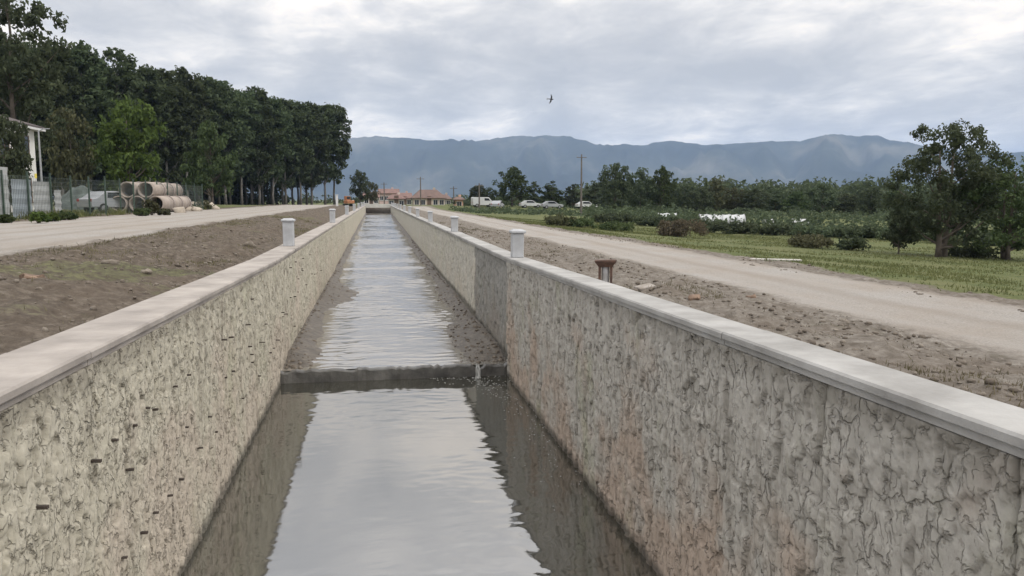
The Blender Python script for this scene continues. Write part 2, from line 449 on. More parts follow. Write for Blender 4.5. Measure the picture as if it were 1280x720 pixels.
gr_c = mixc(nt, remap(nt, tex_noise(nt, .35, 5, .65, p), .46, .68, 0, .7), gr_c, (.16, .155, .075))
agr = attr(nt, 'grass').outputs['Fac']; agv = attr(nt, 'gravel').outputs['Fac']
jit = math_n(nt, 'MULTIPLY', math_n(nt, 'SUBTRACT', fine, .5), 1.1)
fv = remap(nt, math_n(nt, 'ADD', agv, jit), .2, .8); fg = remap(nt, math_n(nt, 'ADD', agr, jit), .3, .7)
c = mixc(nt, fg, soil, gr_c); c = mixc(nt, fv, c, grav)
nt.links.new(c, b.inputs['Base Color']); b.inputs['Roughness'].default_value = .95; b.inputs['Specular IOR Level'].default_value = .15
nb = bump(nt, None, fine, .9, .06); bump(nt, b, peb, .6, .02, nb)
M['ground'] = m
tag(obj('ground', me, m), kind='structure')

# ------------------------------------------------------------------ mountains
ridge_px = [(-900, 180), (-300, 172), (100, 176), (300, 170), (440, 171), (470, 170), (520, 172), (560, 176), (585, 178), (620, 172), (660, 169), (690, 169), (715, 172), (740, 180),
            (765, 184), (800, 181), (840, 175), (856, 176), (878, 181), (920, 179), (1000, 175), (1040, 168), (1095, 167), (1115, 174), (1150, 184), (1200, 187),
            (1280, 190), (1500, 186), (1900, 200)]
def ridge_mesh(name, dist, width, px_pts, lift, seed, rmat):
    th = []; el_ = []
    for px, py in px_pts:
        r = ray(px, py); th.append(math.atan2(r[0], r[1])); el_.append(r[2] / math.hypot(r[0], r[1]))
    th = np.array(th); o = np.argsort(th); th = th[o]; el_ = np.array(el_)[o]
    T = np.linspace(th[0], th[-1], 420); U = np.linspace(-1, 1, 46)
    TT, UU = np.meshgrid(T, U)
    top = np.interp(TT, th, el_) * dist + CAM_Z
    D = dist + UU * width
    spur = 1.5 * fbm(TT * 30, UU * 1.6 + TT * 6, 5, seed)
    prof = np.where(UU < 0, 1 - np.abs(UU) ** 1.15, 1 - UU ** 2)
    H = top * np.clip(prof * (1 + .55 * spur * np.clip(np.abs(UU) * 2.2, 0, 1)), 0, 1.0 + 0 * prof)
    H = H + top * .030 * fbm(TT * 130, UU * 6, 4, seed + 3) * (np.abs(UU) < .8) + lift
    H = np.where(np.abs(UU) > .985, -8, H)
    V = np.stack([np.sin(TT) * D, np.cos(TT) * D, H], -1).reshape(-1, 3)
    n1_, n2_ = TT.shape; ii = np.arange(n1_ * n2_).reshape(n1_, n2_)
    q = np.stack([ii[:-1, :-1], ii[:-1, 1:], ii[1:, 1:], ii[1:, :-1]], -1).reshape(-1, 4)
    return tag(obj(name, mesh_np(name, V, q, True), rmat), kind='structure')
m, nt, b = new_mat('mountain_forest'); p = world_pos(nt)
f = tex_noise(nt, .0016, 7, .62, p); 
nt.links.new(ramp_n(nt, f, [(.36, (.015, .020, .018)), (.52, (.04, .046, .038)), (.66, (.115, .11, .09))]), b.inputs['Base Color'])  # forest tones, range widened to paint light and shade of the folds
b.inputs['Roughness'].default_value = 1; b.inputs['Specular IOR Level'].default_value = 0
M['mountain'] = m
ridge_mesh('mountain_ridge', 6200, 1500, ridge_px, 0, 3, m)

# ------------------------------------------------------------------ canal walls
def cells(u, v, cu_, cv_, seed):
    """irregular cell pattern: own height, neighbour height, distance to the border"""
    x = u / cu_; y = v / cv_; xi = np.floor(x); yi = np.floor(y)
    d1 = np.full(x.shape, 9.0); d2 = np.full(x.shape, 9.0); h1 = np.zeros(x.shape); h2 = np.zeros(x.shape)
    for a in (-1, 0, 1):
        for b2 in (-1, 0, 1):
            ci, cj = xi + a, yi + b2
            px_ = ci + .12 + .76 * hsh(ci, cj, seed); py_ = cj + .12 + .76 * hsh(cj + 41, ci, seed + 3)
            d = np.hypot(x - px_, y - py_); hh = hsh(ci + 9, cj, seed + 5)
            nearer = d < d1
            d2 = np.where(nearer, d1, np.minimum(d2, d)); h2 = np.where(nearer, h1, np.where(d <= d2, hh, h2))
            d1 = np.where(nearer, d, d1); h1 = np.where(nearer, hh, h1)
    return h1, h2, d2 - d1
def bark_relief(u, v, seed, w=.15):
    """cast stone-pattern relief with crisp shallow ledges, u along the wall, v up"""
    k = w / .15
    uu = u + .05 * k * fbm(u * 4 / k, v * 3 / k, 3, seed) + .018 * k * fbm(u * 16 / k, v * 11 / k, 2, seed + 5)
    vv = v + .07 * k * fbm(u * 4.4 / k, v * 3.4 / k, 3, seed + 9) + .02 * k * fbm(u * 17 / k, v * 15 / k, 2, seed + 6)
    a1, a2, e = cells(uu, vv, .125 * k, .22 * k, seed)
    b1, b2, e2 = cells(uu + 7, vv + 3, .062 * k, .095 * k, seed + 8)
    s1 = sstep(0, .10, e); s2 = sstep(0, .14, e2)
    st = np.where(a1 > .62, 1.0, np.where(a1 > .30, .5, .0)); sn_ = np.where(a2 > .62, 1.0, np.where(a2 > .30, .5, .0))
    h = .026 * (st * s1 + np.minimum(st, sn_) * (1 - s1)) + .009 * (b1 > .55) * s2
    h = h - .010 * (1 - s1) * (np.abs(st - sn_) > .2) + .006 * fbm(u * 22 / k, v * 14 / k, 3, seed + 13)
    # flutes left by the vertical form boards
    fl = np.abs(((u + .01 * fbm(u * 0, v * 2, 2, seed)) / .62) % 1 - .5) * 2
    h = h - .008 * sstep(.965, .995, fl)
    gro = (1 - sstep(0, .13, e)) * np.where(np.abs(st - sn_) > .2, .35 + .65 * np.abs(st - sn_), 0.0)
    gro = np.clip(gro + .45 * (1 - sstep(0, .2, e2)) * ((b1 > .55) ^ (b2 > .55)) * (b1 + b2 > .9) + .5 * sstep(.96, .995, fl), 0, 1)
    return h, gro

def panel_mesh(name, side, ya, yb, step, seed, zb, inset=0.0, relief=True):
    """side -1 left wall, +1 right wall; a slab with a cast face towards the water"""
    ny_ = max(2, int((yb - ya) / step)); nz_ = max(2, int(2.6 / step))
    gap = .004
    U = np.linspace(ya + gap, yb - gap, ny_ + 1); W = np.linspace(0, 1, nz_ + 1)
    UU, WW = np.meshgrid(U, W)
    ZZ = zb + (wall_top(UU) - .095 - zb) * WW
    if relief: h, g = bark_relief(UU, ZZ, seed, .135 if side > 0 else .095)
    else: h = .012 * fbm(UU * 6, ZZ * 2.2, 3, seed); g = np.zeros_like(h)
    edge = np.minimum(UU - ya, yb - UU)
    h = (h if side > 0 else h * .75) * sstep(0, .03, edge) - .006 * (1 - sstep(0, .02, edge))
    x0 = (XL - inset) if side < 0 else (XR + inset)
    XX = x0 - side * h
    V = np.stack([XX, UU, ZZ], -1).reshape(-1, 3)
    n1_, n2_ = UU.shape; ii = np.arange(n1_ * n2_).reshape(n1_, n2_)
    q = np.stack([ii[:-1, :-1], ii[1:, :-1], ii[1:, 1:], ii[:-1, 1:]], -1).reshape(-1, 4)
    if side < 0: q = q[:, ::-1]
    # body behind the face
    rim = list(ii[0, :]) + list(ii[1:, -1]) + list(ii[-1, -2::-1]) + list(ii[-2:0:-1, 0])
    RV = V[rim].copy(); RV[:, 0] = XL - .40 if side < 0 else XR + .30
    o = len(V); V = np.concatenate([V, RV]); nR = len(rim)
    rq = np.array([[rim[k], rim[(k + 1) % nR], o + (k + 1) % nR, o + k] for k in range(nR)])
    if side < 0: rq = rq[:, ::-1]
    q = np.concatenate([q, rq])
    me = mesh_np(name, V, q, True)
    a = me.attributes.new('groove', 'FLOAT', 'POINT')
    a.data.foreach_set('value', np.concatenate([g.ravel(), np.zeros(nR)]).astype(np.float32))
    return me

wall_l = thing('canal_wall', 'long cream textured concrete retaining wall on the left of the canal', 'wall', (XL, Y0, -.5))
wall_r = thing('canal_wall', 'long grey-brown textured concrete retaining wall on the right of the canal', 'wall', (XR, Y0, -.5))
def child(o, parent):      # keep world placement of geometry written in world coordinates
    o.parent = parent; o.matrix_parent_inverse = Matrix.Translation(-Vector(parent.location)); return o
for side, par in ((-1, wall_l), (1, wall_r)):
    y = Y0; k = 0
    pl = 1.3
    while y < Y_KINK - .05:
        yb = min(y + pl, Y_KINK)
        st_ = .0125 if y < 6.5 else (.017 if y < 9.5 else .024)
        if y < .6: st_ = .06
        me = panel_mesh('wall_panel', side, y, yb, st_, 2 + side + 0 * k, -.5)
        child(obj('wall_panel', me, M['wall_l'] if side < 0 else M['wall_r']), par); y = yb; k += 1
    while y < Y_END:
        yb = min(y + 6.0 if y > Y_KINK + .1 or side < 0 else y + 5.2, Y_END)
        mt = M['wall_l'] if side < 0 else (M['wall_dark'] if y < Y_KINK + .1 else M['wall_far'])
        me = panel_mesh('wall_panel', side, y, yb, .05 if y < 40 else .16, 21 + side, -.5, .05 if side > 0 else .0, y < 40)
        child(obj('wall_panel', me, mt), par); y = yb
    # coping slabs
    cw = .47 if side < 0 else .33
    y = Y0; ln = 3.0
    while y < Y_END:
        yb = min(y + ln, Y_END); g = .004
        z0, z1 = float(wall_top(y)), float(wall_top(yb))
        if y < Y_KINK < yb: yb = Y_KINK; z1 = float(wall_top(yb))
        xi = XL + .035 if side < 0 else XR - .045
        xo = xi - cw if side < 0 else xi + cw
        jz = random.uniform(-.003, .003); jx = random.uniform(-.004, .004)
        P = []; ch = .012
        xa, xb = min(xi, xo) + jx, max(xi, xo) + jx
        for yy, zz in ((y + g, z0 + jz), (yb - g, z1 + jz)):
            P += [(xa + .022, yy, zz - .09), (xb - .022, yy, zz - .09), (xb - .022, yy, zz - .048), (xb, yy, zz - .046), (xb, yy, zz - ch), (xb - ch, yy, zz), (xa + ch, yy, zz), (xa, yy, zz - ch), (xa, yy, zz - .046), (xa + .022, yy, zz - .048)]
        Fc = [tuple(range(10)), tuple(range(19, 9, -1))] + [(i, i + 10, (i + 1) % 10 + 10, (i + 1) % 10) for i in range(10)]
        mb = MB().add(P, Fc)
        child(mb.build('coping_slab', M['coping_l'] if side < 0 else M['coping_r']), par); y = yb
    # pillars on the coping
    sp_ = [18.2 + 18 * k for k in range(7)] if side < 0 else [13.9 + 11.5 * k for k in range(11)]
    xc = XL + .035 - cw / 2 if side < 0 else XR - .045 + cw / 2
    pw, ph = (.225, .54) if side < 0 else (.205, .43)
    shaft = MB().box((0, 0, ph / 2), (pw, pw, ph), ch=.012).mesh('pillar')
    capm = MB().box((0, 0, .025), (pw + .06, pw + .06, .05), ch=.012).box((0, 0, .06), (pw + .01, pw + .01, .02), taper=.75).mesh('pillar_cap')
    for yy in sp_:
        if yy > Y_END - 2: continue
        sh = obj('pillar', shaft, M['pillar'], par); sh.location = Vector((xc, yy, float(wall_top(yy)) - .003)) - Vector(par.location)
        cp = obj('pillar_cap', capm, M['pillar'], sh); cp.location = (0, 0, ph); sh.rotation_euler = (random.uniform(-.012, .012), random.uniform(-.012, .012), random.uniform(-.05, .05))

# formwork spacers left in the face of the left wall
spc = MB().box((.03, 0, 0), (.11, .022, .016)).mesh('form_spacer')
M['spacer'] = simple('dark_timber_sliver', (.07, .055, .045), (.03, .025, .02), .9, 20, .3)
spots = []
for px, py in [(115, 576), (140, 550), (165, 532), (160, 587), (43, 634), (232, 469), (216, 483), (230, 534), (312, 443), (308, 406), (285, 422), (192, 512), (176, 666), (224, 599), (152, 697),
               (290, 464), (280, 472), (208, 620), (248, 560), (260, 521), (301, 498), (330, 405), (352, 396), (362, 372), (345, 425), (336, 441), (322, 470), (190, 641), (268, 540), (314, 453), (108, 480), (180, 510)]:
    r = ray(px, py); t = (XL + .012) / r[0]; spots.append((r[1] * t, CAM_Z + r[2] * t))
for k in range(22):
    y_ = random.uniform(9, 26); spots.append((y_, random.uniform(.35, 2.0)))
for y_, z_ in spots:
    if y_ < 1.5 or z_ > wall_top(y_) - .2 or z_ < .15: continue
    o = obj('form_spacer', spc, M['spacer'], wall_l); o.location = Vector((XL + .010, y_, z_)) - Vector(wall_l.location)
    o.rotation_euler = (0, random.uniform(-.05, .05), random.uniform(-.12, .12)); o.scale = (random.uniform(.40, .85), 1, random.uniform(.7, 1.1))

# ------------------------------------------------------------------ water, bed, sills
STEPS = [(Y_KINK, .19), (34, .31), (46, .40), (55, .46), (67, .54), (80, .63), (98, .74), (115, .86)]
def water_z(y):           # each reach falls gently towards the viewer, with a small drop at its sill
    y = np.asarray(y, float); z = np.zeros_like(y)
    for k, (ys_, zz) in enumerate(STEPS):
        ye = STEPS[k + 1][0] if k + 1 < len(STEPS) else 136.0
        ze = STEPS[k + 1][1] - .035 if k + 1 < len(STEPS) else zz + .06
        z = np.where(y >= ys_ + .08, zz + (ze - zz) * np.clip((y - ys_ - .1) / (ye - ys_ - .1), 0, 1), z)
    return z
def water_mat(name, body, bscale, bstr, streak, rough=.03):
    m, nt, b = new_mat(name); p = world_pos(nt)
    b.inputs['Base Color'].default_value = (*body, 1)
    b.inputs['Roughness'].default_value = rough
    b.inputs['IOR'].default_value = 2.9; b.inputs['Specular IOR Level'].default_value = .8
    n1_ = tex_noise(nt, bscale, 4, .55, world_pos(nt, (1.0, 2.1, 1)), .6)
    n2_ = tex_noise(nt, bscale * 3.2, 3, .5, world_pos(nt, (1.0, 2.6, 1)), .3)
    h = math_n(nt, 'ADD', n1_, math_n(nt, 'MULTIPLY', n2_, .35))
    calm = remap(nt, tex_noise(nt, .5, 3, .5, p), .35, .62, .25, 1.0)
    h = math_n(nt, 'MULTIPLY', h, calm)
    bump(nt, b, h, bstr, streak)
    return m
M['pool'] = water_mat('still_canal_water', (.036, .035, .027), 7.0, .03, .02)
M['riffle'] = water_mat('rippling_canal_water', (.15, .138, .12), 9.0, .08, .02, .07)
wp = MB(); 
V = []; nxw, nyw = 2, 2
def wave_sheet(name, mat, xa, xb, ya, yb, za, zb_, dx, dy, amp, seed, lip=0.0):
    xs_ = np.linspace(xa, xb, max(2, int((xb - xa) / dx)) + 1); yl = np.linspace(ya, yb, max(2, int((yb - ya) / dy)) + 1)
    X_, Y_ = np.meshgrid(xs_, yl)
    wx = X_ + .25 * fbm(X_ * 1.3, Y_ * 1.3, 2, seed + 4); wy = Y_ + .18 * fbm(X_ * 1.1, Y_ * 1.1, 2, seed + 7)
    calm = .35 + 1.0 * sstep(-.25, .35, fbm(X_ * .5, Y_ * .45, 3, seed + 2))
    Z_ = za + (zb_ - za) * (Y_ - ya) / (yb - ya) + amp * calm * (fbm(wx * 2.1, wy * 5.2, 3, seed) + .5 * fbm(wx * 6.5 + 4, wy * 11, 2, seed + 11))
    edge_ = .75 + .5 * fbm(X_ * 3, Y_ * 0 + seed, 3, seed)
    Z_ = Z_ - lip * (1 - sstep(0, 1, (Y_ - ya) / edge_))
    n1_, n2_ = X_.shape; ii = np.arange(n1_ * n2_).reshape(n1_, n2_)
    q = np.stack([ii[:-1, :-1], ii[:-1, 1:], ii[1:, 1:], ii[1:, :-1]], -1).reshape(-1, 4)
    return tag(obj(name, mesh_np(name, np.stack([X_, Y_, Z_], -1).reshape(-1, 3), q, True), mat), kind='structure')
wave_sheet('water', M['pool'], XL - .03, XR + .03, Y0, Y_KINK + .02, 0, 0, .04, .035, .0033, 5)
for k, (ys_, zz) in enumerate(STEPS):
    ye = STEPS[k + 1][0] + .04 if k + 1 < len(STEPS) else 135.9
    ze = float(water_z(ye - .06)); d_ = 1 if k < 3 else 2.2
    wave_sheet('water', M['riffle'], XL - .03, XR + .09, ys_ + (.10 if k == 0 else -.30), ye, zz, ze, .05 * d_, .045 * d_, .020, 15 + k, 0.0 if k == 0 else .05)
# bed and mud banks
by = np.concatenate([np.linspace(Y_KINK + .18, 45, 300), np.linspace(45.3, 135.5, 160)]); bx_ = np.linspace(XL - .02, XR + .08, 64)
BX, BY = np.meshgrid(bx_, by)
dl = BX - XL; dr = XR + .05 - BX
wl = .40 + .30 * fbm(BY * .35, BY * 0, 3, 4) + 1.15 * np.exp(-((BY - 25.5) / 2.0) ** 2) + .22 * np.exp(-((BY - 16.5) / 2.5) ** 2) - .12 * sstep(40, 60, BY)
wr = .48 + .26 * fbm(BY * .3, BY * 0 + 4, 3, 7) + .62 * np.exp(-((BY - 16.5) / 5.5) ** 2) - .12 * sstep(40, 60, BY)
bank = np.maximum(1 - dl / np.maximum(wl, .05), 1 - dr / np.maximum(wr, .05))
BZ = water_z(BY) - .09 + .17 * np.clip(bank + .28, 0, 1.2) + .085 * fbm(BX * 1.1, BY * .45, 4, 3) + .02 * fbm(BX * 9, BY * 6, 3, 5)
BZ = np.minimum(BZ, water_z(BY) + .13)
BZ = np.where(BZ > water_z(BY), water_z(BY) + (BZ - water_z(BY)) * sstep(Y_KINK + .15, Y_KINK + 1.6, BY) - .012 * (1 - sstep(Y_KINK + .15, Y_KINK + .4, BY)), BZ)
n1_, n2_ = BX.shape; ii = np.arange(n1_ * n2_).reshape(n1_, n2_)
q = np.stack([ii[:-1, :-1], ii[:-1, 1:], ii[1:, 1:], ii[1:, :-1]], -1).reshape(-1, 4)
m, nt, b = new_mat('wet_mud'); p = world_pos(nt)
f = tex_noise(nt, 6, 7, .7, p)
nt.links.new(ramp_n(nt, f, [(.32, (.055, .046, .036)), (.55, (.11, .092, .072)), (.72, (.19, .165, .13))]), b.inputs['Base Color'])
b.inputs['Roughness'].default_value = .55; bump(nt, b, f, .8, .05)
M['mud'] = m
tag(obj('mud_bank', mesh_np('mud_bank', np.stack([BX, BY, BZ], -1).reshape(-1, 3), q, True), m), kind='structure')
tag(MB().add([(XL - .1, Y0, -.42), (XR + .1, Y0, -.42), (XR + .1, Y_KINK + .1, -.42), (XL - .1, Y_KINK + .1, -.42)], [(0, 1, 2, 3)]).build('canal_bed', M['mud']), kind='structure')
SILL_LAB = ['wide dark wet concrete sill across the canal, nearest the viewer', 'low sill across the canal, second from the viewer']
for k, (ys_, zz) in enumerate(STEPS):
    zb = -.45 if k == 0 else zz - .3
    t = thing('weir_sill', SILL_LAB[k] if k < 2 else 'low concrete sill across the canal, %s counted from the viewer' % ORD[k], 'weir', ((XL + XR) / 2, ys_ + .06, zb), group='sills stepping up the canal')
    W_ = XR - XL + (.0 if k == 0 else .04); Hh = zz + (.012 if k == 0 else -.03) - zb
    mb = MB()
    nseg = 60 if k == 0 else 30; P = []; Fc = []
    for i in range(nseg + 1):            # worn uneven crest
        x = -W_ / 2 + W_ * i / nseg
        wob = (.05 if k == 0 else .016) * (vnoise(i * .9, k * 3.1) - .55) + (-.05 if (k == 0 and 51 <= i <= 53) else 0) - (.03 if k else .0) * vnoise(i * .4, k * 7.7)
        fw = (.03 if k == 0 else .02) * (vnoise(i * .7, k * 5.3 + 9) - .5)
        P += [(x, -.08 + fw, 0), (x, -.08 + fw, Hh + wob - .02), (x, -.06 + fw, Hh + wob), (x, .07, Hh + wob), (x, .07, 0)]
    for i in range(nseg):
        for j in range(5):
            Fc.append((i * 5 + j, (i + 1) * 5 + j, (i + 1) * 5 + (j + 1) % 5, i * 5 + (j + 1) % 5))
    Fc += [(4, 3, 2, 1, 0), tuple(nseg * 5 + j for j in range(5))]
    mb.add(P, Fc); mb.build('crest', M['sill'], t)

rng = np.random.default_rng(14); V_l = []; F_l = []
def bed_z(x, y): 
    i = np.clip(np.searchsorted(by, y), 0, len(by) - 1); j = np.clip(np.searchsorted(bx_, x), 0, len(bx_) - 1); return BZ[i, j]
n = 2600
sx_ = np.where(rng.random(n) < .5, XL + rng.random(n) ** 1.5 * 1.1, XR - rng.random(n) ** 1.5 * 1.3); sy_ = Y_KINK + .3 + 40 * rng.random(n) ** 1.6
szz = bed_z(sx_, sy_); kp = szz > water_z(sy_) - .03; sx_, sy_, szz = sx_[kp], sy_[kp], szz[kp]
BED_STONES = (sx_, sy_, szz)
# water falling over the notch in the first sill, and the foam it makes
m, nt, b = new_mat('foam_white'); p = world_pos(nt)
b.inputs['Base Color'].default_value = (.30, .30, .285, 1); b.inputs['Roughness'].default_value = .6
bump(nt, b, tex_noise(nt, 60, 3, .6, p), .6, .01); M['foam'] = m
mb = MB(); xs0 = XL + (XR - XL) * 26 / 30 - .035; xs1 = XL + (XR - XL) * 26 / 30 + .03
pr = [(Y_KINK + .16, .186), (Y_KINK + .04, .17), (Y_KINK - .05, .15), (Y_KINK - .12, .09), (Y_KINK - .18, .03), (Y_KINK - .24, .004)]
P = []; nn = 25
for j, (yy, zz) in enumerate(pr):
    for i in range(nn):
        P.append((xs0 + (xs1 - xs0) * i / (nn - 1) * (1 + .12 * j) - .012 * j + .006 * math.sin(i * 1.7 + j * 2), yy + .02 * float(vnoise(i * .8, j * .35, 3)), zz + .01 * float(vnoise(i * .9, j * .5, 8))))
Fc = [(j * nn + i, j * nn + i + 1, (j + 1) * nn + i + 1, (j + 1) * nn + i) for j in range(len(pr) - 1) for i in range(nn - 1)]
mb.add(P, Fc); tag(mb.build('waterfall', M['foam'], smooth=True), kind='structure')
mb = MB()
def blob(x, y, r, ry, z, h):
    n = random.randint(6, 9); P = [(x, y, z + h)]
    for k in range(n):
        a = 2 * math.pi * k / n; rr = random.uniform(.6, 1.2)
        P.append((x + r * rr * math.cos(a), y + ry * rr * math.sin(a), z - .004))
    mb.add(P, [(0, 1 + k, 1 + (k + 1) % n) for k in range(n)])
for k in range(200):
    t = random.random() ** 1.4
    yy = Y_KINK - .15 - t * 6.3; spread = .10 + .16 * t
    x0 = (xs0 + xs1) / 2 + (XR - .12 - (xs0 + xs1) / 2) * sstep(0, .45, t)
    s_ = random.uniform(.008, .024) * (1.2 - .6 * t)
    blob(x0 + random.gauss(0, spread), yy, s_, s_ * .7, 0, .008)
for k in range(60):
    xx = random.uniform(.9, XR - .02); s_ = random.uniform(.01, .028)
    blob(xx, Y_KINK - .05 - random.random() ** 2 * (.10 if xx < 1.0 else .9), s_ * 1.3, s_ * .6, 0, .007)
for v_ in range(len(mb.v)):
    x_, y_, z_ = mb.v[v_]
    mb.v[v_] = (min(max(x_, XL + .01), XR - .01), min(y_, Y_KINK - .04), z_)
tag(mb.build('foam', M['foam']), 'scattered white foam flecks below the first sill', 'foam', kind='stuff')

# bridge at the far end of the canal
br = thing('culvert_bridge', 'small grey concrete bridge closing the far end of the canal', 'bridge', (.32, 134, 1.2))
M['brc'] = simple('bridge_concrete', (.50, .49, .45), (.36, .35, .32), .9, 1, .3, 8)
def lb(name, c, d, mat, par, ch=0.0):
    return child(MB().box(c, d, ch=ch).build(name, mat), par)
lb('deck', (.32, 134.6, 1.98), (5.6, 2.8, .30), M['brc'], br)
lb('parapet', (.32, 133.35, 2.27), (5.5, .2, .28), M['brc'], br, .02)
lb('parapet', (.32, 135.85, 2.27), (5.5, .2, .28), M['brc'], br, .02)
lb('abutment', (-1.95, 134.6, 1.1), (.5, 2.7, 1.46), M['brc'], br)
lb('abutment', (2.62, 134.6, 1.1), (.5, 2.7, 1.46), M['brc'], br)

# ------------------------------------------------------------------ foliage builders
def leaf_cloud(centers, radii, n_each, size, rng, flat=.8, aspect=1.5):
    """many small leaf faces gathered in clumps"""
    C_ = np.repeat(centers, n_each, 0); Rr = np.repeat(radii, n_each)
    d = rng.normal(size=(len(C_), 3)); d /= np.linalg.norm(d, axis=1)[:, None]
    rad = Rr * rng.random(len(C_)) ** .45
    P = C_ + d * rad[:, None] * np.array([1, 1, flat])
    nrm = d * .7 + rng.normal(size=d.shape) * .75 + np.array([0, 0, .35]); nrm /= np.linalg.norm(nrm, axis=1)[:, None]
    tmp = rng.normal(size=d.shape); a = np.cross(nrm, tmp); a /= np.linalg.norm(a, axis=1)[:, None]; b_ = np.cross(nrm, a)
    s = size * (0.55 + .9 * rng.random(len(P)))[:, None]
    bend = nrm * s * .18
    v = np.stack([P - a * s * aspect * .5 - bend, P - b_ * s * .38 + bend, P + a * s * aspect * .5 - bend, P + b_ * s * .38 + bend], 1).reshape(-1, 3)
    f = np.arange(len(v)).reshape(-1, 4)
    return v, f

def crown_points(n, shape, rng):
    """shape: f(t) radius over t 0..1 of the crown height; returns unit-ish points"""
    P = []
    while len(P) < n:
        t = rng.random(); r = shape(t)
        a = rng.random() * 2 * math.pi; q_ = rng.random() ** .5
        if rng.random() > r: continue
        P.append((r * q_ * math.cos(a), r * q_ * math.sin(a), t))
    return np.array(P)

def make_tree(seed, h, clear, rad, shape, nclump, per, leaf, trunk_r, lm, bm, clump_r=.2, wild=.0, lean=.0, stems=1):
    """meshes (trunk with limbs, crown) of one tree standing at the origin"""
    rng = np.random.default_rng(seed); random.seed(seed)
    P = crown_points(nclump, shape, rng)
    ch = h - clear
    C_ = np.stack([P[:, 0] * rad, P[:, 1] * rad, clear + P[:, 2] * ch], 1)
    C_[:, :2] += rng.normal(size=(nclump, 2)) * rad * wild
    C_[:, 0] += lean * (C_[:, 2] / h)
    rr = rad * clump_r * (.6 + .8 * rng.random(nclump))
    v, f = leaf_cloud(C_, rr, per, leaf, rng)
    crown = mesh_np('crown', v, f)
    mb = MB()
    for s in range(stems):
        bx0 = (s - (stems - 1) / 2) * trunk_r * 3.2
        pts = []; k = 9
        for i in range(k):
            t = i / (k - 1)
            pts.append((bx0 * (1 + t * 1.5) + lean * t * .8 + random.uniform(-1, 1) * trunk_r * .5 * (i > 0), random.uniform(-1, 1) * trunk_r * .5 * (i > 0), (clear + ch * .82) * t - .1 * (i == 0)))
        mb.tube(pts, [trunk_r * (1.25 if i == 0 else 1 - .8 * i / (k - 1)) for i in range(k)], 8)
        lim = rng.choice(nclump, min(nclump, 26 // stems), replace=False)
        for j in lim:
            c_ = C_[j]; zt = max(clear * .7, c_[2] - .35 * math.hypot(c_[0], c_[1]) - .15 * ch)
            t = zt / (clear + ch * .82); t = min(t, .95)
            i0 = int(t * (k - 1)); ft = t * (k - 1) - i0
            a = Vector(pts[i0]).lerp(Vector(pts[min(i0 + 1, k - 1)]), ft)
            e = Vector(c_); mid_ = a.lerp(e, .5) + Vector((0, 0, -.06 * (e - a).length))
            r0 = trunk_r * (1 - .8 * t) * .55
            mb.tube([a, mid_, e], [r0, r0 * .6, r0 * .2], 5, False)
    trunk = mb.mesh('trunk', True)
    trunk.materials.append(bm); crown.materials.append(lm)
    return trunk, crown

def plant_tree(name, meshes, loc, rz, s, label, cat='tree', group=None, sz=None):
    t = thing(name, label, cat, loc, rz, group)
    t.scale = (s, s, sz or s)
    obj('trunk', meshes[0], None, t); obj('crown', meshes[1], None, t)
    return t
def gz(x, y): return float(ground_h(np.array([x]), np.array([y]))[0])

L_dark = leaf_mat('poplar_leaves_dark', (.045, .064, .034), (.105, .132, .066))
L_mid = leaf_mat('leaves_mid_green', (.044, .068, .030), (.110, .142, .058))
L_bright = leaf_mat('leaves_bright_green', (.06, .098, .026), (.135, .19, .05))
L_olive = leaf_mat('leaves_olive_brown', (.06, .066, .036), (.135, .135, .07))
L_deep = leaf_mat('leaves_deep_green', (.046, .062, .038), (.110, .130, .070))
L_blue = leaf_mat('leaves_grey_green', (.058, .080, .048), (.125, .152, .082))

# ---- poplar plantation on the left
pop_shape = lambda t: max(.12, (min(1, .35 + 1.5 * t) if t < .5 else 1.0) * math.sqrt(max(0, 1 - max(0, (t - .62) / .40) ** 2)))
poplars = [make_tree(100 + k, 20.0 + .5 * (k % 3), 3.6 + .5 * k, 3.6, pop_shape, 150, 40, .44, .24, L_dark, M['bark_pale'], .27, .05) for k in range(6)]
pA = at(70, 62, 22.2); pB = at(424, 140, 22.2)
dv = pB[:2] - pA[:2]; Ld = np.linalg.norm(dv); dv = dv / Ld; nv = np.array([-dv[1], dv[0]])
if nv[0] > 0: nv = -nv
SPC = 4.9; nfront = int(Ld / SPC) + 1
rs = random.Random(5)
def poplar(p2, k, label, group, s):
    x, y = p2; return plant_tree('poplar_tree', poplars[k], (x, y, gz(x, y) - .03), rs.uniform(0, 6.28), s, label, 'tree', group)
for i in range(-5, nfront):
    p2 = pA[:2] + dv * (i * SPC + rs.uniform(-.6, .6)) + nv * rs.uniform(-.6, .6)
    n_ = nfront - i
    lab = 'tall dark poplar in the front row of the plantation, %s from its right end' % ORD[n_ - 1] if n_ <= 30 else 'tall dark poplar at the left end of the plantation front row'
    poplar(p2, rs.randrange(6), lab, 'front row of the poplar plantation', rs.uniform(.98, 1.02))
for rrow in range(1, 6):
    for i in range(-4, nfront):
        p2 = pA[:2] + dv * (i * SPC + rs.uniform(-1, 1)) + nv * (rrow * SPC + rs.uniform(-.8, .8))
        poplar(p2, rs.randrange(6), 'dark poplar standing deep in the plantation behind the front row', 'poplars behind the front row', rs.uniform(.95, 1.02))
rng = np.random.default_rng(66); C_ = []
for k in range(760):
    p2 = pA[:2] + dv * rng.uniform(-22, Ld - 1) + nv * rng.uniform(2.2 * SPC, 6.0 * SPC)
    C_.append((p2[0], p2[1], gz(*p2) + rng.random() * 7.0))
v, f = leaf_cloud(np.array(C_), np.full(len(C_), 1.9), 36, .55, rng)
tag(obj('undergrowth', mesh_np('undergrowth', v, f), L_dark), 'dark undergrowth deep inside the poplar plantation', 'undergrowth', kind='stuff')
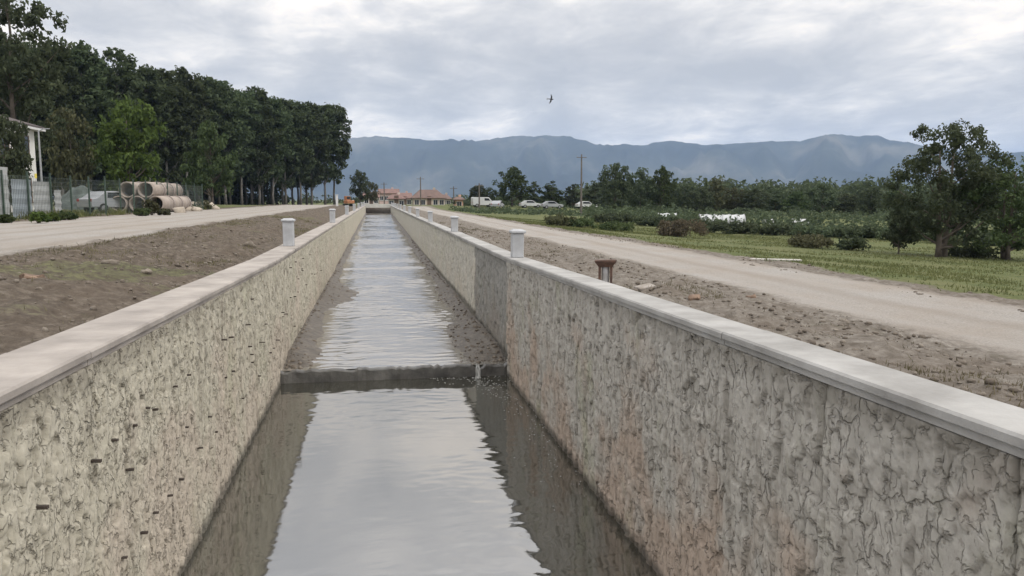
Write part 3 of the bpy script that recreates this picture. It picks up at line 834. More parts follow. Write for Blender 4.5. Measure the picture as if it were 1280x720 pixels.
# low trees past the end of the plantation
round_shape = lambda t: max(.1, math.sqrt(max(0, 1 - (2 * t - .85) ** 2 / 1.35)))
broad = [make_tree(200 + k, 7.6, 1.5, 3.1, round_shape, 80, 42, .30, .17, lm, M['bark'], .25, .10) for k, lm in enumerate((L_bright, L_olive, L_mid, L_deep, L_blue))]

def tree_px(name, meshes, px, y_top, y_dist, w_px, native_h, native_w, label, group=None, zoff=0.0, rz=None):
    """stand a tree on the ground at distance y so that its top and width match the sight lines"""
    top = aty(px, y_top, y_dist); x = top[0]; g = gz(x, y_dist)
    depth = y_dist * math.cos(R(9.59)) + x * math.sin(R(9.59))
    sz = (top[2] - g) / native_h; sx = (w_px * depth / F_PX) / native_w
    t = plant_tree(name, meshes, (x, y_dist, g - .03), random.uniform(0, 6.28) if rz is None else rz, sx, label, 'tree', group, sz)
    return t
random.seed(21)
tree_px('broadleaf_tree', broad[0], 157, 134, 78, 84, 7.4, 6.6, 'bright green bushy tree in front of the poplars, behind the stacked pipes', rz=1.0)
tree_px('broadleaf_tree', broad[1], 85, 136, 76, 56, 7.4, 6.6, 'olive-brown tree between the white house and the bright green tree', rz=2.0)
tree_px('broadleaf_tree', broad[2], 262, 160, 92, 62, 7.4, 6.6, 'mid-green small tree in front of the poplars, right of the stacked pipes', rz=.4)
tree_px('broadleaf_tree', broad[3], 4, 148, 42, 62, 7.4, 6.6, 'dark tree in front of the white house, at the left edge', rz=.4)
tree_px('broadleaf_tree', broad[3], 449, 214, 178, 24, 7.4, 6.6, 'low dark tree just right of the end of the poplar plantation')
tree_px('broadleaf_tree', broad[1], 464, 228, 200, 18, 7.4, 6.6, 'small brownish tree left of the far end of the canal')
tall_shape = lambda t: max(.15, .55 + .5 * math.sin(t * 5.2 + .6) * .5 + .25 * (1 - t))
tl = make_tree(301, 19.5, 4.5, 5.0, lambda t: max(.12, math.sqrt(max(0, 1 - (2 * t - .95) ** 2))), 120, 60, .34, .36, L_deep, M['bark'], .19, .10)
tree_px('oak_tree', tl, 6, -34, 62, 128, 19.5, 10.6, 'tall loose-crowned tree at the upper left corner, nearer than the poplars', rz=.7)

# ---- right hand trees
big = make_tree(402, 7.4, .75, 3.3, lambda t: max(.16, (.75 + .45 * t if t < .35 else .98 * math.sqrt(max(0, 1 - ((t - .3) / .74) ** 2)) + .10)), 130, 84, .15, .20, L_deep, M['bark'], .165, .13, stems=2)
tree_px('field_tree', big, 1186, 156, 36.5, 132, 7.5, 7.0, 'large dark field tree with ragged gappy crown on the right', rz=.4)
big2 = make_tree(403, 6.4, .8, 2.9, round_shape, 95, 80, .15, .15, L_mid, M['bark'], .2, .12, stems=2)
tree_px('field_tree', big2, 1266, 196, 36, 120, 6.3, 6.4, 'lighter green tree at the right edge beside the large dark tree', rz=1.4)
tree_px('field_tree', broad[3], 1126, 262, 38, 40, 7.4, 6.6, 'low dark sapling against the left side of the large field tree', rz=1.4)
slim_shape = lambda t: max(.15, math.sin(math.pi * min(1, .18 + .82 * t)) ** .7)
slim = [make_tree(500 + k, 6.5, .9, 1.7, slim_shape, 60, 36, .26, .12, lm, M['bark'], .3, .10) for k, lm in enumerate((L_mid, L_deep, L_blue, L_olive))]
row = [(598, 232, 158, 26, 'd', 3), (612, 236, 158, 20, 'd', 4), (640, 212, 158, 44, 'b', 2), (668, 228, 158, 22, 's', 1), (691, 227, 158, 28, 's', 0), (716, 231, 158, 22, 's', 1), (744, 227, 158, 30, 's', 2),
       (769, 206, 126, 42, 'b', 3), (801, 215, 128, 40, 'b', 4), (830, 212, 126, 34, 'b', 2), (856, 231, 130, 30, 'b', 3), (877, 237, 122, 34, 'b', 4), (896, 222, 124, 26, 's', 3), (916, 235, 128, 38, 'b', 1),
       (944, 237, 124, 36, 'b', 3), (970, 238, 126, 40, 'b', 4), (998, 241, 122, 36, 'b', 2), (1029, 232, 112, 38, 'b', 4), (1056, 243, 118, 36, 'b', 3), (1090, 235, 108, 34, 'b', 3), (1116, 241, 112, 40, 'b', 2),
       (1146, 244, 110, 40, 'b', 4), (1215, 240, 108, 60, 'b', 3), (1262, 243, 106, 50, 'b', 2)]
HLAB = {'d': 'dark distant', 'b': 'bushy', 's': 'slim'}
for k, (px, yt, yd, w, kd, v_) in enumerate(row):
    ms = slim[v_ % 4] if kd == 's' else broad[v_]
    tree_px('field_edge_tree', ms, px, yt, yd, w, 6.4 if kd == 's' else 7.4, 3.7 if kd == 's' else 6.6,
            '%s tree in the line beyond the right field, %s from the left' % (HLAB[kd], ORD[k]), 'trees beyond the right field')

# far woodland, one mass behind the row
rng = np.random.default_rng(77)
C_ = []
for k in range(520):
    th_ = R(rng.uniform(14, 46)); d_ = rng.uniform(165, 215)
    x, y = math.sin(th_) * d_, math.cos(th_) * d_
    C_.append((x, y, 1.2 + rng.random() * 5.0))
v, f = leaf_cloud(np.array(C_), np.full(len(C_), 2.6), 40, .7, rng)
tag(obj('woodland', mesh_np('woodland', v, f), L_deep), 'far dark woodland closing the right field', 'woodland', kind='stuff')
C_ = []
for k in range(120):
    th_ = R(rng.uniform(-8, 14)); d_ = rng.uniform(250, 290)
    C_.append((math.sin(th_) * d_, math.cos(th_) * d_, 1.0 + rng.random() * 2.2))
v, f = leaf_cloud(np.array(C_), np.full(len(C_), 2.4), 36, .7, rng)
tag(obj('woodland', mesh_np('woodland', v, f), L_deep), 'low far greenery behind the village roofs', 'woodland', kind='stuff')

C_ = []
for k in range(520):
    th_ = R(rng.uniform(15, 47)); d_ = rng.uniform(96, 150)
    x, y = math.sin(th_) * d_, math.cos(th_) * d_
    C_.append((x, y, gz(x, y) + .15 + rng.random() ** 2 * .9))
for k in range(260):
    th_ = R(rng.uniform(5.5, 17)); d_ = rng.uniform(166, 185)
    x, y = math.sin(th_) * d_, math.cos(th_) * d_
    C_.append((x, y, gz(x, y) + .15 + rng.random() * 1.5))
for k in range(220):
    x = rng.uniform(13, 42); y = rng.uniform(112, 140)
    C_.append((x, y, gz(x, y) - .30 + rng.random() ** 2 * .55))
v, f = leaf_cloud(np.array(C_), np.full(len(C_), 1.15), 26, .34, rng)
tag(obj('scrub', mesh_np('scrub', v, f), L_blue), 'low dark scrub between the hedge and the far trees', 'scrub', kind='stuff')
# ---- hedges and bushes
def bush(name, px, py, z, w_px, h_px, lm, label, group=None, leaf=.14, n=26, per=40, cat='bush', elong=None):
    p0 = at(px, py, z); x, y = p0[0], p0[1]; g = gz(x, y)
    depth = y * math.cos(R(9.59)) + x * math.sin(R(9.59))
    W_ = w_px * depth / F_PX / 2; H_ = h_px * depth / F_PX
    rg = np.random.default_rng(int(px * 7 + py)); n_ = n
    a = rg.random(n_) * 2 * math.pi; q_ = rg.random(n_) ** .5
    dpt = min(W_, 1.6)
    cx = W_ * .8 * q_ * np.cos(a); cy = dpt * .8 * q_ * np.sin(a)
    hh = H_ * (.25 + .55 * rg.random(n_) * np.sqrt(np.clip(1 - (cx / W_) ** 2, .1, 1)))
    cr_ = np.maximum(.22 * H_, min(W_, dpt) * .28) * (.7 + .6 * rg.random(n_))
    v, f = leaf_cloud(np.stack([cx, cy, hh], 1), cr_, per, leaf, rg)
    v[:, 2] = np.maximum(v[:, 2], .0)
    t = thing(name, label, cat, (x, y, g - .02), -R(15), group)
    obj('foliage', mesh_np('foliage', v, f), lm, t)
    mb = MB()
    for k in range(min(n_, 7)):
        mb.tube([(cx[k] * .02, cy[k] * .02, -.03), (cx[k] * .7, cy[k] * .7, hh[k] * .5), (cx[k], cy[k], hh[k])], [.02 + .01 * H_, .012 + .006 * H_, .006], 5, False)
    mb.build('stem', M['bark'], t)
    return t
hd = [(772, 283, 60, 10), (822, 285, 62, 11), (872, 287, 58, 11), (920, 290, 62, 12), (972, 292, 64, 12), (1026, 295, 66, 12), (1080, 297, 62, 12), (1134, 300, 64, 13), (1200, 303, 80, 14), (1262, 305, 70, 14)]
for k, (px, py, w, h_) in enumerate(hd):
    bush('hedge', px, py, 0.1, w * 1.25, h_ * 1.3, L_blue, 'dark clipped length of hedge across the right field, %s from the left' % ORD[k], 'hedge across the right field', .2, 44, 44, 'hedge')
bush('bush', 852, 305, .3, 72, 24, leaf_mat('dry_brown_brush', (.075, .062, .042), (.15, .125, .085)), 'brown dry brush heap in the right field', None, .13, 40, 50)
bush('bush', 700, 291, .9, 44, 17, L_olive, 'pale scrubby bush at the edge of the right track', None, .12, 26, 40)
bush('bush', 728, 293, .8, 40, 14, L_mid, 'low green bush right of the pale scrub by the track', None, .12, 22, 40)
bush('bush', 770, 296, .7, 50, 12, L_mid, 'low weeds patch between the green bush and the brown brush heap', None, .12, 22, 40)
bush('bush', 1012, 321, .05, 56, 18, leaf_mat('dry_weeds', (.06, .06, .035), (.13, .12, .07)), 'greyish weed clump on the ditch edge left of the dark clump', None, .12, 30, 40)
bush('bush', 1062, 322, .05, 48, 17, L_deep, 'dark round weed clump on the ditch edge left of the large tree', None, .12, 26, 40)
bush('bush', 1215, 325, .05, 70, 14, L_deep, 'low dark undergrowth at the foot of the large field tree', None, .12, 28, 40)
# weeds at the fence foot
for k, (px, py, w, h_, lm) in enumerate([(8, 279, 22, 13, L_mid), (48, 279, 26, 15, L_bright), (62, 277, 24, 12, L_bright), (84, 275, 26, 12, L_mid), (190, 269, 18, 22, L_olive), (176, 270, 22, 12, L_mid), (205, 269, 16, 9, L_olive), (253, 262, 26, 14, L_olive)]):
    bush('weed_clump', px, py, 2.3, w, h_, lm, 'weed clump at the foot of the left fence, %s from the left' % ORD[k], 'weeds along the left fence', .10, 20, 36, 'weeds')

# ---- grass blades and stones (uncountable)
def blades(n, xf, yf, keep, hmin, hmax, rng, thin=1.0):
    x = xf(rng.random(n)); y = yf(rng.random(n)); k = keep(x, y) > rng.random(n)
    x, y = x[k], y[k]; z = ground_h(x, y); n = len(x)
    a = rng.random(n) * 6.28; h_ = hmin + (hmax - hmin) * rng.random(n) ** 2; w = (.007 + .008 * rng.random(n)) * thin + .0005 * y * thin
    ln = rng.normal(size=(n, 2)) * .35 * h_[:, None]
    v = np.stack([np.stack([x - np.cos(a) * w, y - np.sin(a) * w, z - .01], 1), np.stack([x + np.cos(a) * w, y + np.sin(a) * w, z - .01], 1),
                  np.stack([x + ln[:, 0], y + ln[:, 1], z + h_], 1)], 1).reshape(-1, 3)
    return v, np.arange(len(v)).reshape(-1, 3)
rng = np.random.default_rng(91)
L_grass = leaf_mat('grass_blades', (.085, .10, .040), (.175, .18, .075), .25, .3)
v, f = blades(150000, lambda r: 10 + 45 * r ** 1.6, lambda r: 8 + 80 * r ** 1.25, lambda x, y: grass_mask(x, y) * sstep(-.35, .25, fbm(x * .3, y * .3, 3, 51)), .03, .11, rng)
tag(obj('grass', mesh_np('grass', v, f), L_grass), 'short green grass covering the right field', 'grass', kind='stuff')
v, f = blades(40000, lambda r: -17.6 + 3.6 * r, lambda r: 30 + 48 * r, lambda x, y: sstep(-.1, .3, fbm(x * .5, y * .4, 3, 52)) * sstep(-14.2, -15.2, x), .08, .45, rng)
tag(obj('grass', mesh_np('grass', v, f), L_grass), 'unmown grass along the left fence', 'grass', kind='stuff')

L_dry = leaf_mat('dry_bank_weeds', (.075, .068, .040), (.20, .175, .105), .8, .25)
for xa_, xb_, sd_, lab in ((2.8, 5.9, 71, 'dry weeds and grass tufts on the right bank'), (-5.8, -2.5, 72, 'dry weeds and grass tufts on the left bank')):
    v, f = blades(60000, lambda r: xa_ + (xb_ - xa_) * r, lambda r: 2.5 + 45 * r ** 1.4, lambda x, y: .9 * sstep(.12, .40, fbm(x * .8, y * .45, 4, sd_)) + .02, .015, .075, rng, .4)
    tag(obj('weeds', mesh_np('weeds', v, f), L_dry), lab, 'weeds', kind='stuff')
def ico():
    t = (1 + 5 ** .5) / 2
    V_ = np.array([(-1, t, 0), (1, t, 0), (-1, -t, 0), (1, -t, 0), (0, -1, t), (0, 1, t), (0, -1, -t), (0, 1, -t), (t, 0, -1), (t, 0, 1), (-t, 0, -1), (-t, 0, 1)]) / math.hypot(1, t)
    F_ = np.array([(0, 11, 5), (0, 5, 1), (0, 1, 7), (0, 7, 10), (0, 10, 11), (1, 5, 9), (5, 11, 4), (11, 10, 2), (10, 7, 6), (7, 1, 8), (3, 9, 4), (3, 4, 2), (3, 2, 6), (3, 6, 8), (3, 8, 9), (4, 9, 5), (2, 4, 11), (6, 2, 10), (8, 6, 7), (9, 8, 1)])
    return V_, F_
def stones(n, xf, yf, keep, smin, smax, rng):
    x = xf(rng.random(n)); y = yf(rng.random(n)); k = keep(x, y) > rng.random(n); x, y = x[k], y[k]; n = len(x)
    z = ground_h(x, y); s = smin + (smax - smin) * rng.random(n) ** 4
    V_, F_ = ico()
    sc_ = s[:, None, None] * (.6 + .8 * rng.random((n, 1, 3))) * np.array([1, 1, .65]); 
    v = V_[None] * sc_ * (1 + .3 * (rng.random((n, 12, 1)) - .5))
    a = rng.random(n) * 6.28; ca, sa = np.cos(a)[:, None], np.sin(a)[:, None]
    v = np.stack([v[..., 0] * ca - v[..., 1] * sa, v[..., 0] * sa + v[..., 1] * ca, v[..., 2]], -1)
    v = v + np.stack([x, y, z + s * .1], -1)[:, None, :]
    f = (F_[None] + 12 * np.arange(n)[:, None, None]).reshape(-1, 3)
    return v.reshape(-1, 3), f
m, nt, b = new_mat('bank_stones'); p = world_pos(nt)
nt.links.new(ramp_n(nt, tex_noise(nt, 5, 4, .7, p), [(.3, (.075, .06, .047)), (.5, (.15, .125, .10)), (.72, (.27, .24, .20))]), b.inputs['Base Color']); b.inputs['Roughness'].default_value = .95
bump(nt, b, tex_noise(nt, 40, 4, .6, p), .5, .01); M['stones'] = m
v, f = stones(15000, lambda r: 2.75 + 3.6 * r, lambda r: 2.5 + 36 * r ** 1.4, lambda x, y: .25 + .75 * sstep(-.1, .3, fbm(x * 1.2, y * .8, 3, 61)), .006, .045, rng)
tag(obj('rubble', mesh_np('rubble', v, f), m), 'loose clods and small stones on the right bank', 'rubble', kind='stuff')
v, f = stones(9000, lambda r: -5.9 + 3.6 * r, lambda r: 3 + 36 * r ** 1.3, lambda x, y: .2 + .8 * sstep(-.1, .3, fbm(x * 1.2, y * .8, 3, 62)), .006, .045, rng)
tag(obj('rubble', mesh_np('rubble', v, f), m), 'loose clods and small stones on the left bank', 'rubble', kind='stuff')
v, f = stones(3500, lambda r: 9.2 + 1.8 * r, lambda r: 6 + 40 * r ** 1.2, lambda x, y: sstep(-.1, .3, fbm(x * .8, y * .5, 3, 63)), .008, .045, rng)
tag(obj('rubble', mesh_np('rubble', v, f), m), 'small stones along the grass edge of the right track', 'rubble', kind='stuff')

sx_, sy_, szz = BED_STONES; n = len(sx_); V_, F_ = ico(); ss = .008 + .05 * rng.random(n) ** 4
v = V_[None] * ss[:, None, None] * (.6 + .8 * rng.random((n, 1, 3))) * np.array([1, 1, .6]) * (1 + .3 * (rng.random((n, 12, 1)) - .5)) + np.stack([np.clip(sx_, XL + .08, XR - .05), sy_, szz], -1)[:, None, :]
tag(obj('silt_stones', mesh_np('silt_stones', v.reshape(-1, 3), (F_[None] + 12 * np.arange(n)[:, None, None]).reshape(-1, 3)), M['stones']), 'small stones and debris on the silt beside the shallow water', 'stones', kind='stuff')
# ---- single stones one can point to
def rock(name, px, py, z, size, label, mat, squash=(1, .8, .6), seed=1, cat='stone', group=None):
    p0 = at(px, py, z); x, y = p0[0], p0[1]; g = gz(x, y)
    rg = np.random.default_rng(seed); V_, F_ = ico()
    # one subdivision
    ed = {}; V2 = [tuple(q_) for q_ in V_]; F2 = []
    def midp(a, b2):
        k = (min(a, b2), max(a, b2))
        if k not in ed:
            mvec = (np.array(V2[a]) + np.array(V2[b2])); mvec /= np.linalg.norm(mvec); V2.append(tuple(mvec)); ed[k] = len(V2) - 1
        return ed[k]
    for a, b2, c_ in F_:
        ab, bc, ca = midp(a, b2), midp(b2, c_), midp(c_, a); F2 += [(a, ab, ca), (b2, bc, ab), (c_, ca, bc), (ab, bc, ca)]
    V2 = np.array(V2); V2 = V2 * (1 + .22 * rg.normal(size=(len(V2), 1)).clip(-1.5, 1.5)) + .10 * rg.normal(size=V2.shape)
    V2 = V2 * np.array(squash) * size
    o = tag(obj(name, mesh_np(name, V2, np.array(F2)), mat), label, cat, group)
    o.location = (x, y, g + size * squash[2] * .15); o.rotation_euler = (rg.uniform(-.2, .2), rg.uniform(-.2, .2), rg.uniform(0, 6.28))
    return o
M['rock'] = simple('pale_tan_rock', (.46, .40, .33), (.29, .25, .20), .95, 2.2, .7, 12, bd=.03)
M['rock_b'] = simple('grey_brown_clod', (.29, .25, .205), (.17, .145, .115), .95, 3, .7, 14, bd=.03)
M['rock_r'] = simple('orange_clay_lump', (.27, .185, .13), (.16, .11, .08), .95, 3, .7, 14, bd=.03)
rock('stone', 312, 307, 2.12, .15, 'pale stone on the left bank below the near left pillar', M['rock_b'], seed=3)
rock('stone', 42, 352, 2.2, .12, 'orange-brown clay lump on the left bank near the track', M['rock_r'], (1.3, 1, .55), seed=4)
rock('stone', 140, 330, 2.2, .10, 'pale clay lump on the left bank, right of the orange-brown lump', M['rock_b'], (1.3, 1, .5), seed=5)
rock('stone', 182, 344, 2.1, .08, 'small pale stone in the middle of the left bank', M['rock_b'], seed=6)
rock('stone', 868, 376, 1.75, .10, 'brown clod on the right bank behind the rusty post', M['rock_r'], seed=8)
rock('stone', 940, 366, 1.7, .09, 'small dark clod at the edge of the right track', M['rock_r'], seed=9)
# broken slab leaning on the right bank
p0 = at(806, 361, 1.85); g = gz(p0[0], p0[1])
o = tag(MB().box((0, 0, 0), (.30, .16, .05), ch=.012).build('concrete_slab', simple('muddy_concrete', (.36, .33, .30), (.22, .19, .16), .9, 6, .4)), 'broken muddy concrete slab lying on the right bank beyond the rusty post', 'slab')
o.location = (p0[0], p0[1], g + .055); o.rotation_euler = (.14, -.12, .35)
o = tag(MB().box((0, 0, 0), (1.5, .22, .045), ch=.008).build('plank', simple('weathered_board', (.55, .53, .49), (.38, .36, .32), .9, 6, .3)), 'pale weathered board lying in the grass beside the right track', 'board')
p0 = at(968, 326, 1.0); 
for _ in range(5): p0 = at(968, 326, gz(p0[0], p0[1]))
o.location = (p0[0], p0[1], gz(p0[0], p0[1]) + .05); o.rotation_euler = (0, .02, -.2)

# ---- rusty post on the right bank
p0 = aty(757, 326, 11.4); g = gz(p0[0], p0[1])
M['rust'] = simple('rusty_steel', (.15, .085, .06), (.06, .04, .035), .9, 9, .5, 40)
M['post_white'] = simple('chipped_white_paint', (.62, .62, .63), (.40, .39, .38), .8, 6, .3)
t = thing('valve_post', 'rusty flared steel post head on white stem standing behind the right wall', 'post', (p0[0], p0[1], g), -.3)
hgt = p0[2] - g
MB().tube([(0, 0, -.05), (0, 0, hgt - .06)], .055, 12).build('stem', M['post_white'], t)
for sx in (-1, 1):
    MB().box((sx * .085, 0, (hgt - .08) / 2 - .02), (.035, .16, hgt - .04), ch=.004).build('side_plate', M['rust'], t)
MB().add([(-.10, -.09, hgt - .085), (.10, -.09, hgt - .085), (.10, .09, hgt - .085), (-.10, .09, hgt - .085), (-.155, -.13, hgt - .01), (.155, -.13, hgt - .01), (.155, .13, hgt - .01), (-.155, .13, hgt - .01),
          (-.155, -.13, hgt + .012), (.165, -.13, hgt + .02), (.155, .13, hgt + .012), (-.16, .13, hgt + .006)],
         [(3, 2, 1, 0), (0, 1, 5, 4), (1, 2, 6, 5), (2, 3, 7, 6), (3, 0, 4, 7), (4, 5, 9, 8), (5, 6, 10, 9), (6, 7, 11, 10), (7, 4, 8, 11), (8, 9, 10, 11)]).build('flared_head', M['rust'], t)

# ------------------------------------------------------------------ left yard
M['fence'] = simple('green_fence_paint', (.05, .085, .06), (.03, .05, .038), .6, 5, .1)
M['wire'] = simple('galvanised_wire', (.14, .17, .155), (.09, .11, .10), .6, 5, 0)
M['sheet'] = simple('pale_sheet_metal', (.33, .37, .40), (.23, .26, .285), .6, .9, .1)
M['sheet2'] = simple('white_sheet_metal', (.45, .46, .455), (.32, .33, .325), .65, .9, .1)
fA = at(-30, 277, 2.3)[:2]; fB = np.array([-14.0, 70.0])
fd = fB - fA; fl = np.linalg.norm(fd); fd = fd / fl; frz = math.atan2(fd[1], fd[0])
fence = thing('fence', 'green post-and-wire fence with metal sheets along the left track', 'fence', (fA[0], fA[1], gz(*fA)), frz)
bay = 2.25; nb_ = int(fl / bay)
postm = MB().box((0, 0, 1.0), (.07, .07, 2.3), ch=.006).mesh('fence_post')
wm = MB()
for k in range(1, 15): wm.box((bay * k / 15, 0, 1.03), (.008, .008, 1.86))
for k in range(10): wm.box((bay / 2, .009, .12 + k * .202), (bay - .08, .008, .008))
wirem = wm.mesh('wire_panel')
for k in range(nb_ + 1):
    q2 = fA + fd * (k * bay); dz = gz(*q2) - fence.location.z
    o = obj('fence_post', postm, M['fence'], fence); o.location = (k * bay, 0, dz)
    if k < nb_:
        o = obj('wire_panel', wirem, M['wire'], fence); o.location = (k * bay, 0, dz)
def corrugated(w, h_, n=8):
    P = []; Fc = []
    for i in range(n + 1):
        z = h_ * i / n; yy = .018 * (1 if i % 2 else -1)
        P += [(0, yy, z), (w, yy, z), (0, yy + .006, z), (w, yy + .006, z)]
    for i in range(n):
        a = i * 4; Fc += [(a, a + 1, a + 5, a + 4), (a + 3, a + 2, a + 6, a + 7), (a, a + 4, a + 6, a + 2), (a + 1, a + 3, a + 7, a + 5)]
    Fc += [(2, 3, 1, 0), (n * 4, n * 4 + 1, n * 4 + 3, n * 4 + 2)]
    return MB().add(P, Fc).mesh('sheet_panel')
def fence_s(px):      # distance along the fence where a sight line crosses it
    r = ray(px, 250); A = np.array([[fd[0], -r[0]], [fd[1], -r[1]]]); s, _ = np.linalg.solve(A, -fA); return s
for (a_, b2, h_, mt) in ((-29, 14.5, 2.28, 'sheet2'), (17, 42, 1.78, 'sheet'), (44, 66, 1.72, 'sheet2'), (70, 79, 1.35, 'sheet2')):
    s0, s1 = fence_s(a_), fence_s(b2)
    o = obj('sheet_panel', corrugated(s1 - s0 - .06, h_), M[mt], fence); o.location = (s0 + .03, .075, .06)
s0 = fence_s(45); q2 = fA + fd * s0
sg = tag(MB().box((0, 0, 0), (.20, .02, .22), ch=.004).build('fence_sign', simple('yellow_sign_paint', (.72, .60, .10), (.62, .50, .08), .6, 6, 0)), 'small yellow sign on the left fence above the metal sheets', 'sign')
zt = aty(45, 220, q2[1])[2]; sg.location = (q2[0] + .055 * fd[1], q2[1] - .055 * fd[0], zt); sg.rotation_euler = (0, 0, frz)

# white house behind the fence
hp = aty(42, 160, 58.0); hx = hp[0]; hz0 = gz(hx, 52); eave = hp[2] - .15
house = thing('house', 'white two-storey house with dark roof behind the left fence', 'house', (hx - 5, 52, hz0))
M['plaster'] = simple('white_plaster', (.74, .73, .70), (.62, .61, .58), .9, 1, .1)
M['roofd'] = simple('dark_roof_tiles', (.12, .10, .095), (.07, .06, .06), .8, 3, .4)
M['glass'] = simple('dark_window_glass', (.035, .04, .045), (.02, .022, .026), .12, 1, 0)
M['frame_w'] = simple('white_frame', (.66, .66, .65), (.58, .58, .57), .6, 4, 0)
M['frame_b'] = simple('brown_frame', (.16, .11, .08), (.11, .075, .055), .7, 4, 0)
hH = eave - hz0
def add_window(par, c, w, h_, axis_, frame=M['frame_w'], out=.03):
    """axis_ 'x' faces +x, 'y' faces -y; c is the middle on the wall plane (local)"""
    if axis_ == 'x':
        g_ = MB().box((c[0] + .006, c[1], c[2]), (.03, w, h_)).build('window', M['glass'], par)
        fr = MB()
        for s in (-1, 1):
            fr.box((c[0] + out / 2, c[1] + s * w / 2, c[2]), (out + .03, .08, h_ + .08)); fr.box((c[0] + out / 2, c[1], c[2] + s * h_ / 2), (out + .025, w - .08, .08))
        fr.box((c[0] + .012, c[1], c[2]), (.04, .05, h_ - .08)); fr.build('window_frame', frame, g_)
        MB().box((c[0] + .06, c[1], c[2] - h_ / 2 - .07), (.16, w + .2, .06)).build('window_sill', frame, g_)
    else:
        g_ = MB().box((c[0], c[1] - .006, c[2]), (w, .03, h_)).build('window', M['glass'], par)
        fr = MB()
        for s in (-1, 1):
            fr.box((c[0] + s * w / 2, c[1] - out / 2, c[2]), (.08, out + .03, h_ + .08)); fr.box((c[0], c[1] - out / 2, c[2] + s * h_ / 2), (w - .08, out + .025, .08))
        fr.box((c[0], c[1] - .012, c[2]), (.05, .04, h_ - .08)); fr.build('window_frame', frame, g_)
        MB().box((c[0], c[1] - .06, c[2] - h_ / 2 - .07), (w + .2, .16, .06)).build('window_sill', frame, g_)
MB().box((0, 0, hH / 2 - .1), (10, 12, hH + .2)).build('wall', M['plaster'], house)
rf = MB().add([(-5.5, -6.5, hH), (5.5, -6.5, hH), (5.5, 6.5, hH), (-5.5, 6.5, hH), (-5.5, -6.5, hH + .22), (5.5, -6.5, hH + .22), (5.5, 6.5, hH + .22), (-5.5, 6.5, hH + .22), (0, -3, hH + 2.0), (0, 3, hH + 2.0)],
              [(3, 2, 1, 0), (0, 1, 5, 4), (1, 2, 6, 5), (2, 3, 7, 6), (3, 0, 4, 7), (4, 5, 8), (5, 6, 9, 8), (6, 7, 9), (7, 4, 8, 9)]).build('roof', M['roofd'], house)
MB().box((0, 0, hH + .03), (11.06, 13.06, .14)).build('fascia', M['frame_w'], rf)
MB().box((1.5, 1.5, hH + 1.6), (.6, .6, 1.6)).build('chimney', M['plaster'], rf)
for zz in (1.5, 4.2):
    for yy in (-4.3, -1.5, 1.5, 4.4): add_window(house, (5.0, yy, zz), 1.25, 1.5, 'x', M['frame_b'])
    for xx in (-3, 0, 3): add_window(house, (xx, -6.0, zz), 1.25, 1.5, 'y', M['frame_b'])

# thin lamp pole beside the house
lp = aty(48, 163, 50); t = thing('lamp_pole', 'thin grey pole just right of the white house', 'pole', (lp[0], 50, gz(lp[0], 50)))
MB().tube([(0, 0, -.1), (0, 0, lp[2] - t.location.z)], [.07, .045], 8).build('pole', simple('pole_grey', (.35, .36, .37), (.26, .27, .28), .6, 2, 0), t)
MB().tube([(0, 0, lp[2] - t.location.z - .05), (.25, 0, lp[2] - t.location.z + .08), (.6, 0, lp[2] - t.location.z + .1)], .03, 6).build('arm', bpy.data.materials['pole_grey'], t)

# netted heap
hp = at(103, 264, 2.3); hx, hy = hp[0] - 1.0, hp[1] + 3.2
n1_ = 46; U = np.linspace(-1, 1, n1_); UU, VV = np.meshgrid(U, U); rr = np.hypot(UU, VV)
HH = np.clip(1 - rr ** 2, 0, 1) ** .7 * 1.75 * (1 + .35 * fbm(UU * 2.5, VV * 2.5, 4, 71)) - .05
ii = np.arange(n1_ * n1_).reshape(n1_, n1_); q = np.stack([ii[:-1, :-1], ii[:-1, 1:], ii[1:, 1:], ii[1:, :-1]], -1).reshape(-1, 4)
kx = np.stack([UU * 1.9, VV * 2.4, HH], -1).reshape(-1, 3)
o = tag(obj('covered_heap', mesh_np('covered_heap', kx, q, True), simple('dark_green_netting', (.13, .155, .14), (.06, .075, .07), .9, 2.2, .7, 18, bd=.04)), 'heap covered with dark grey-green netting behind the left fence', 'heap')
o.location = (hx, hy, gz(hx, hy)); o.rotation_euler = (0, 0, .3)

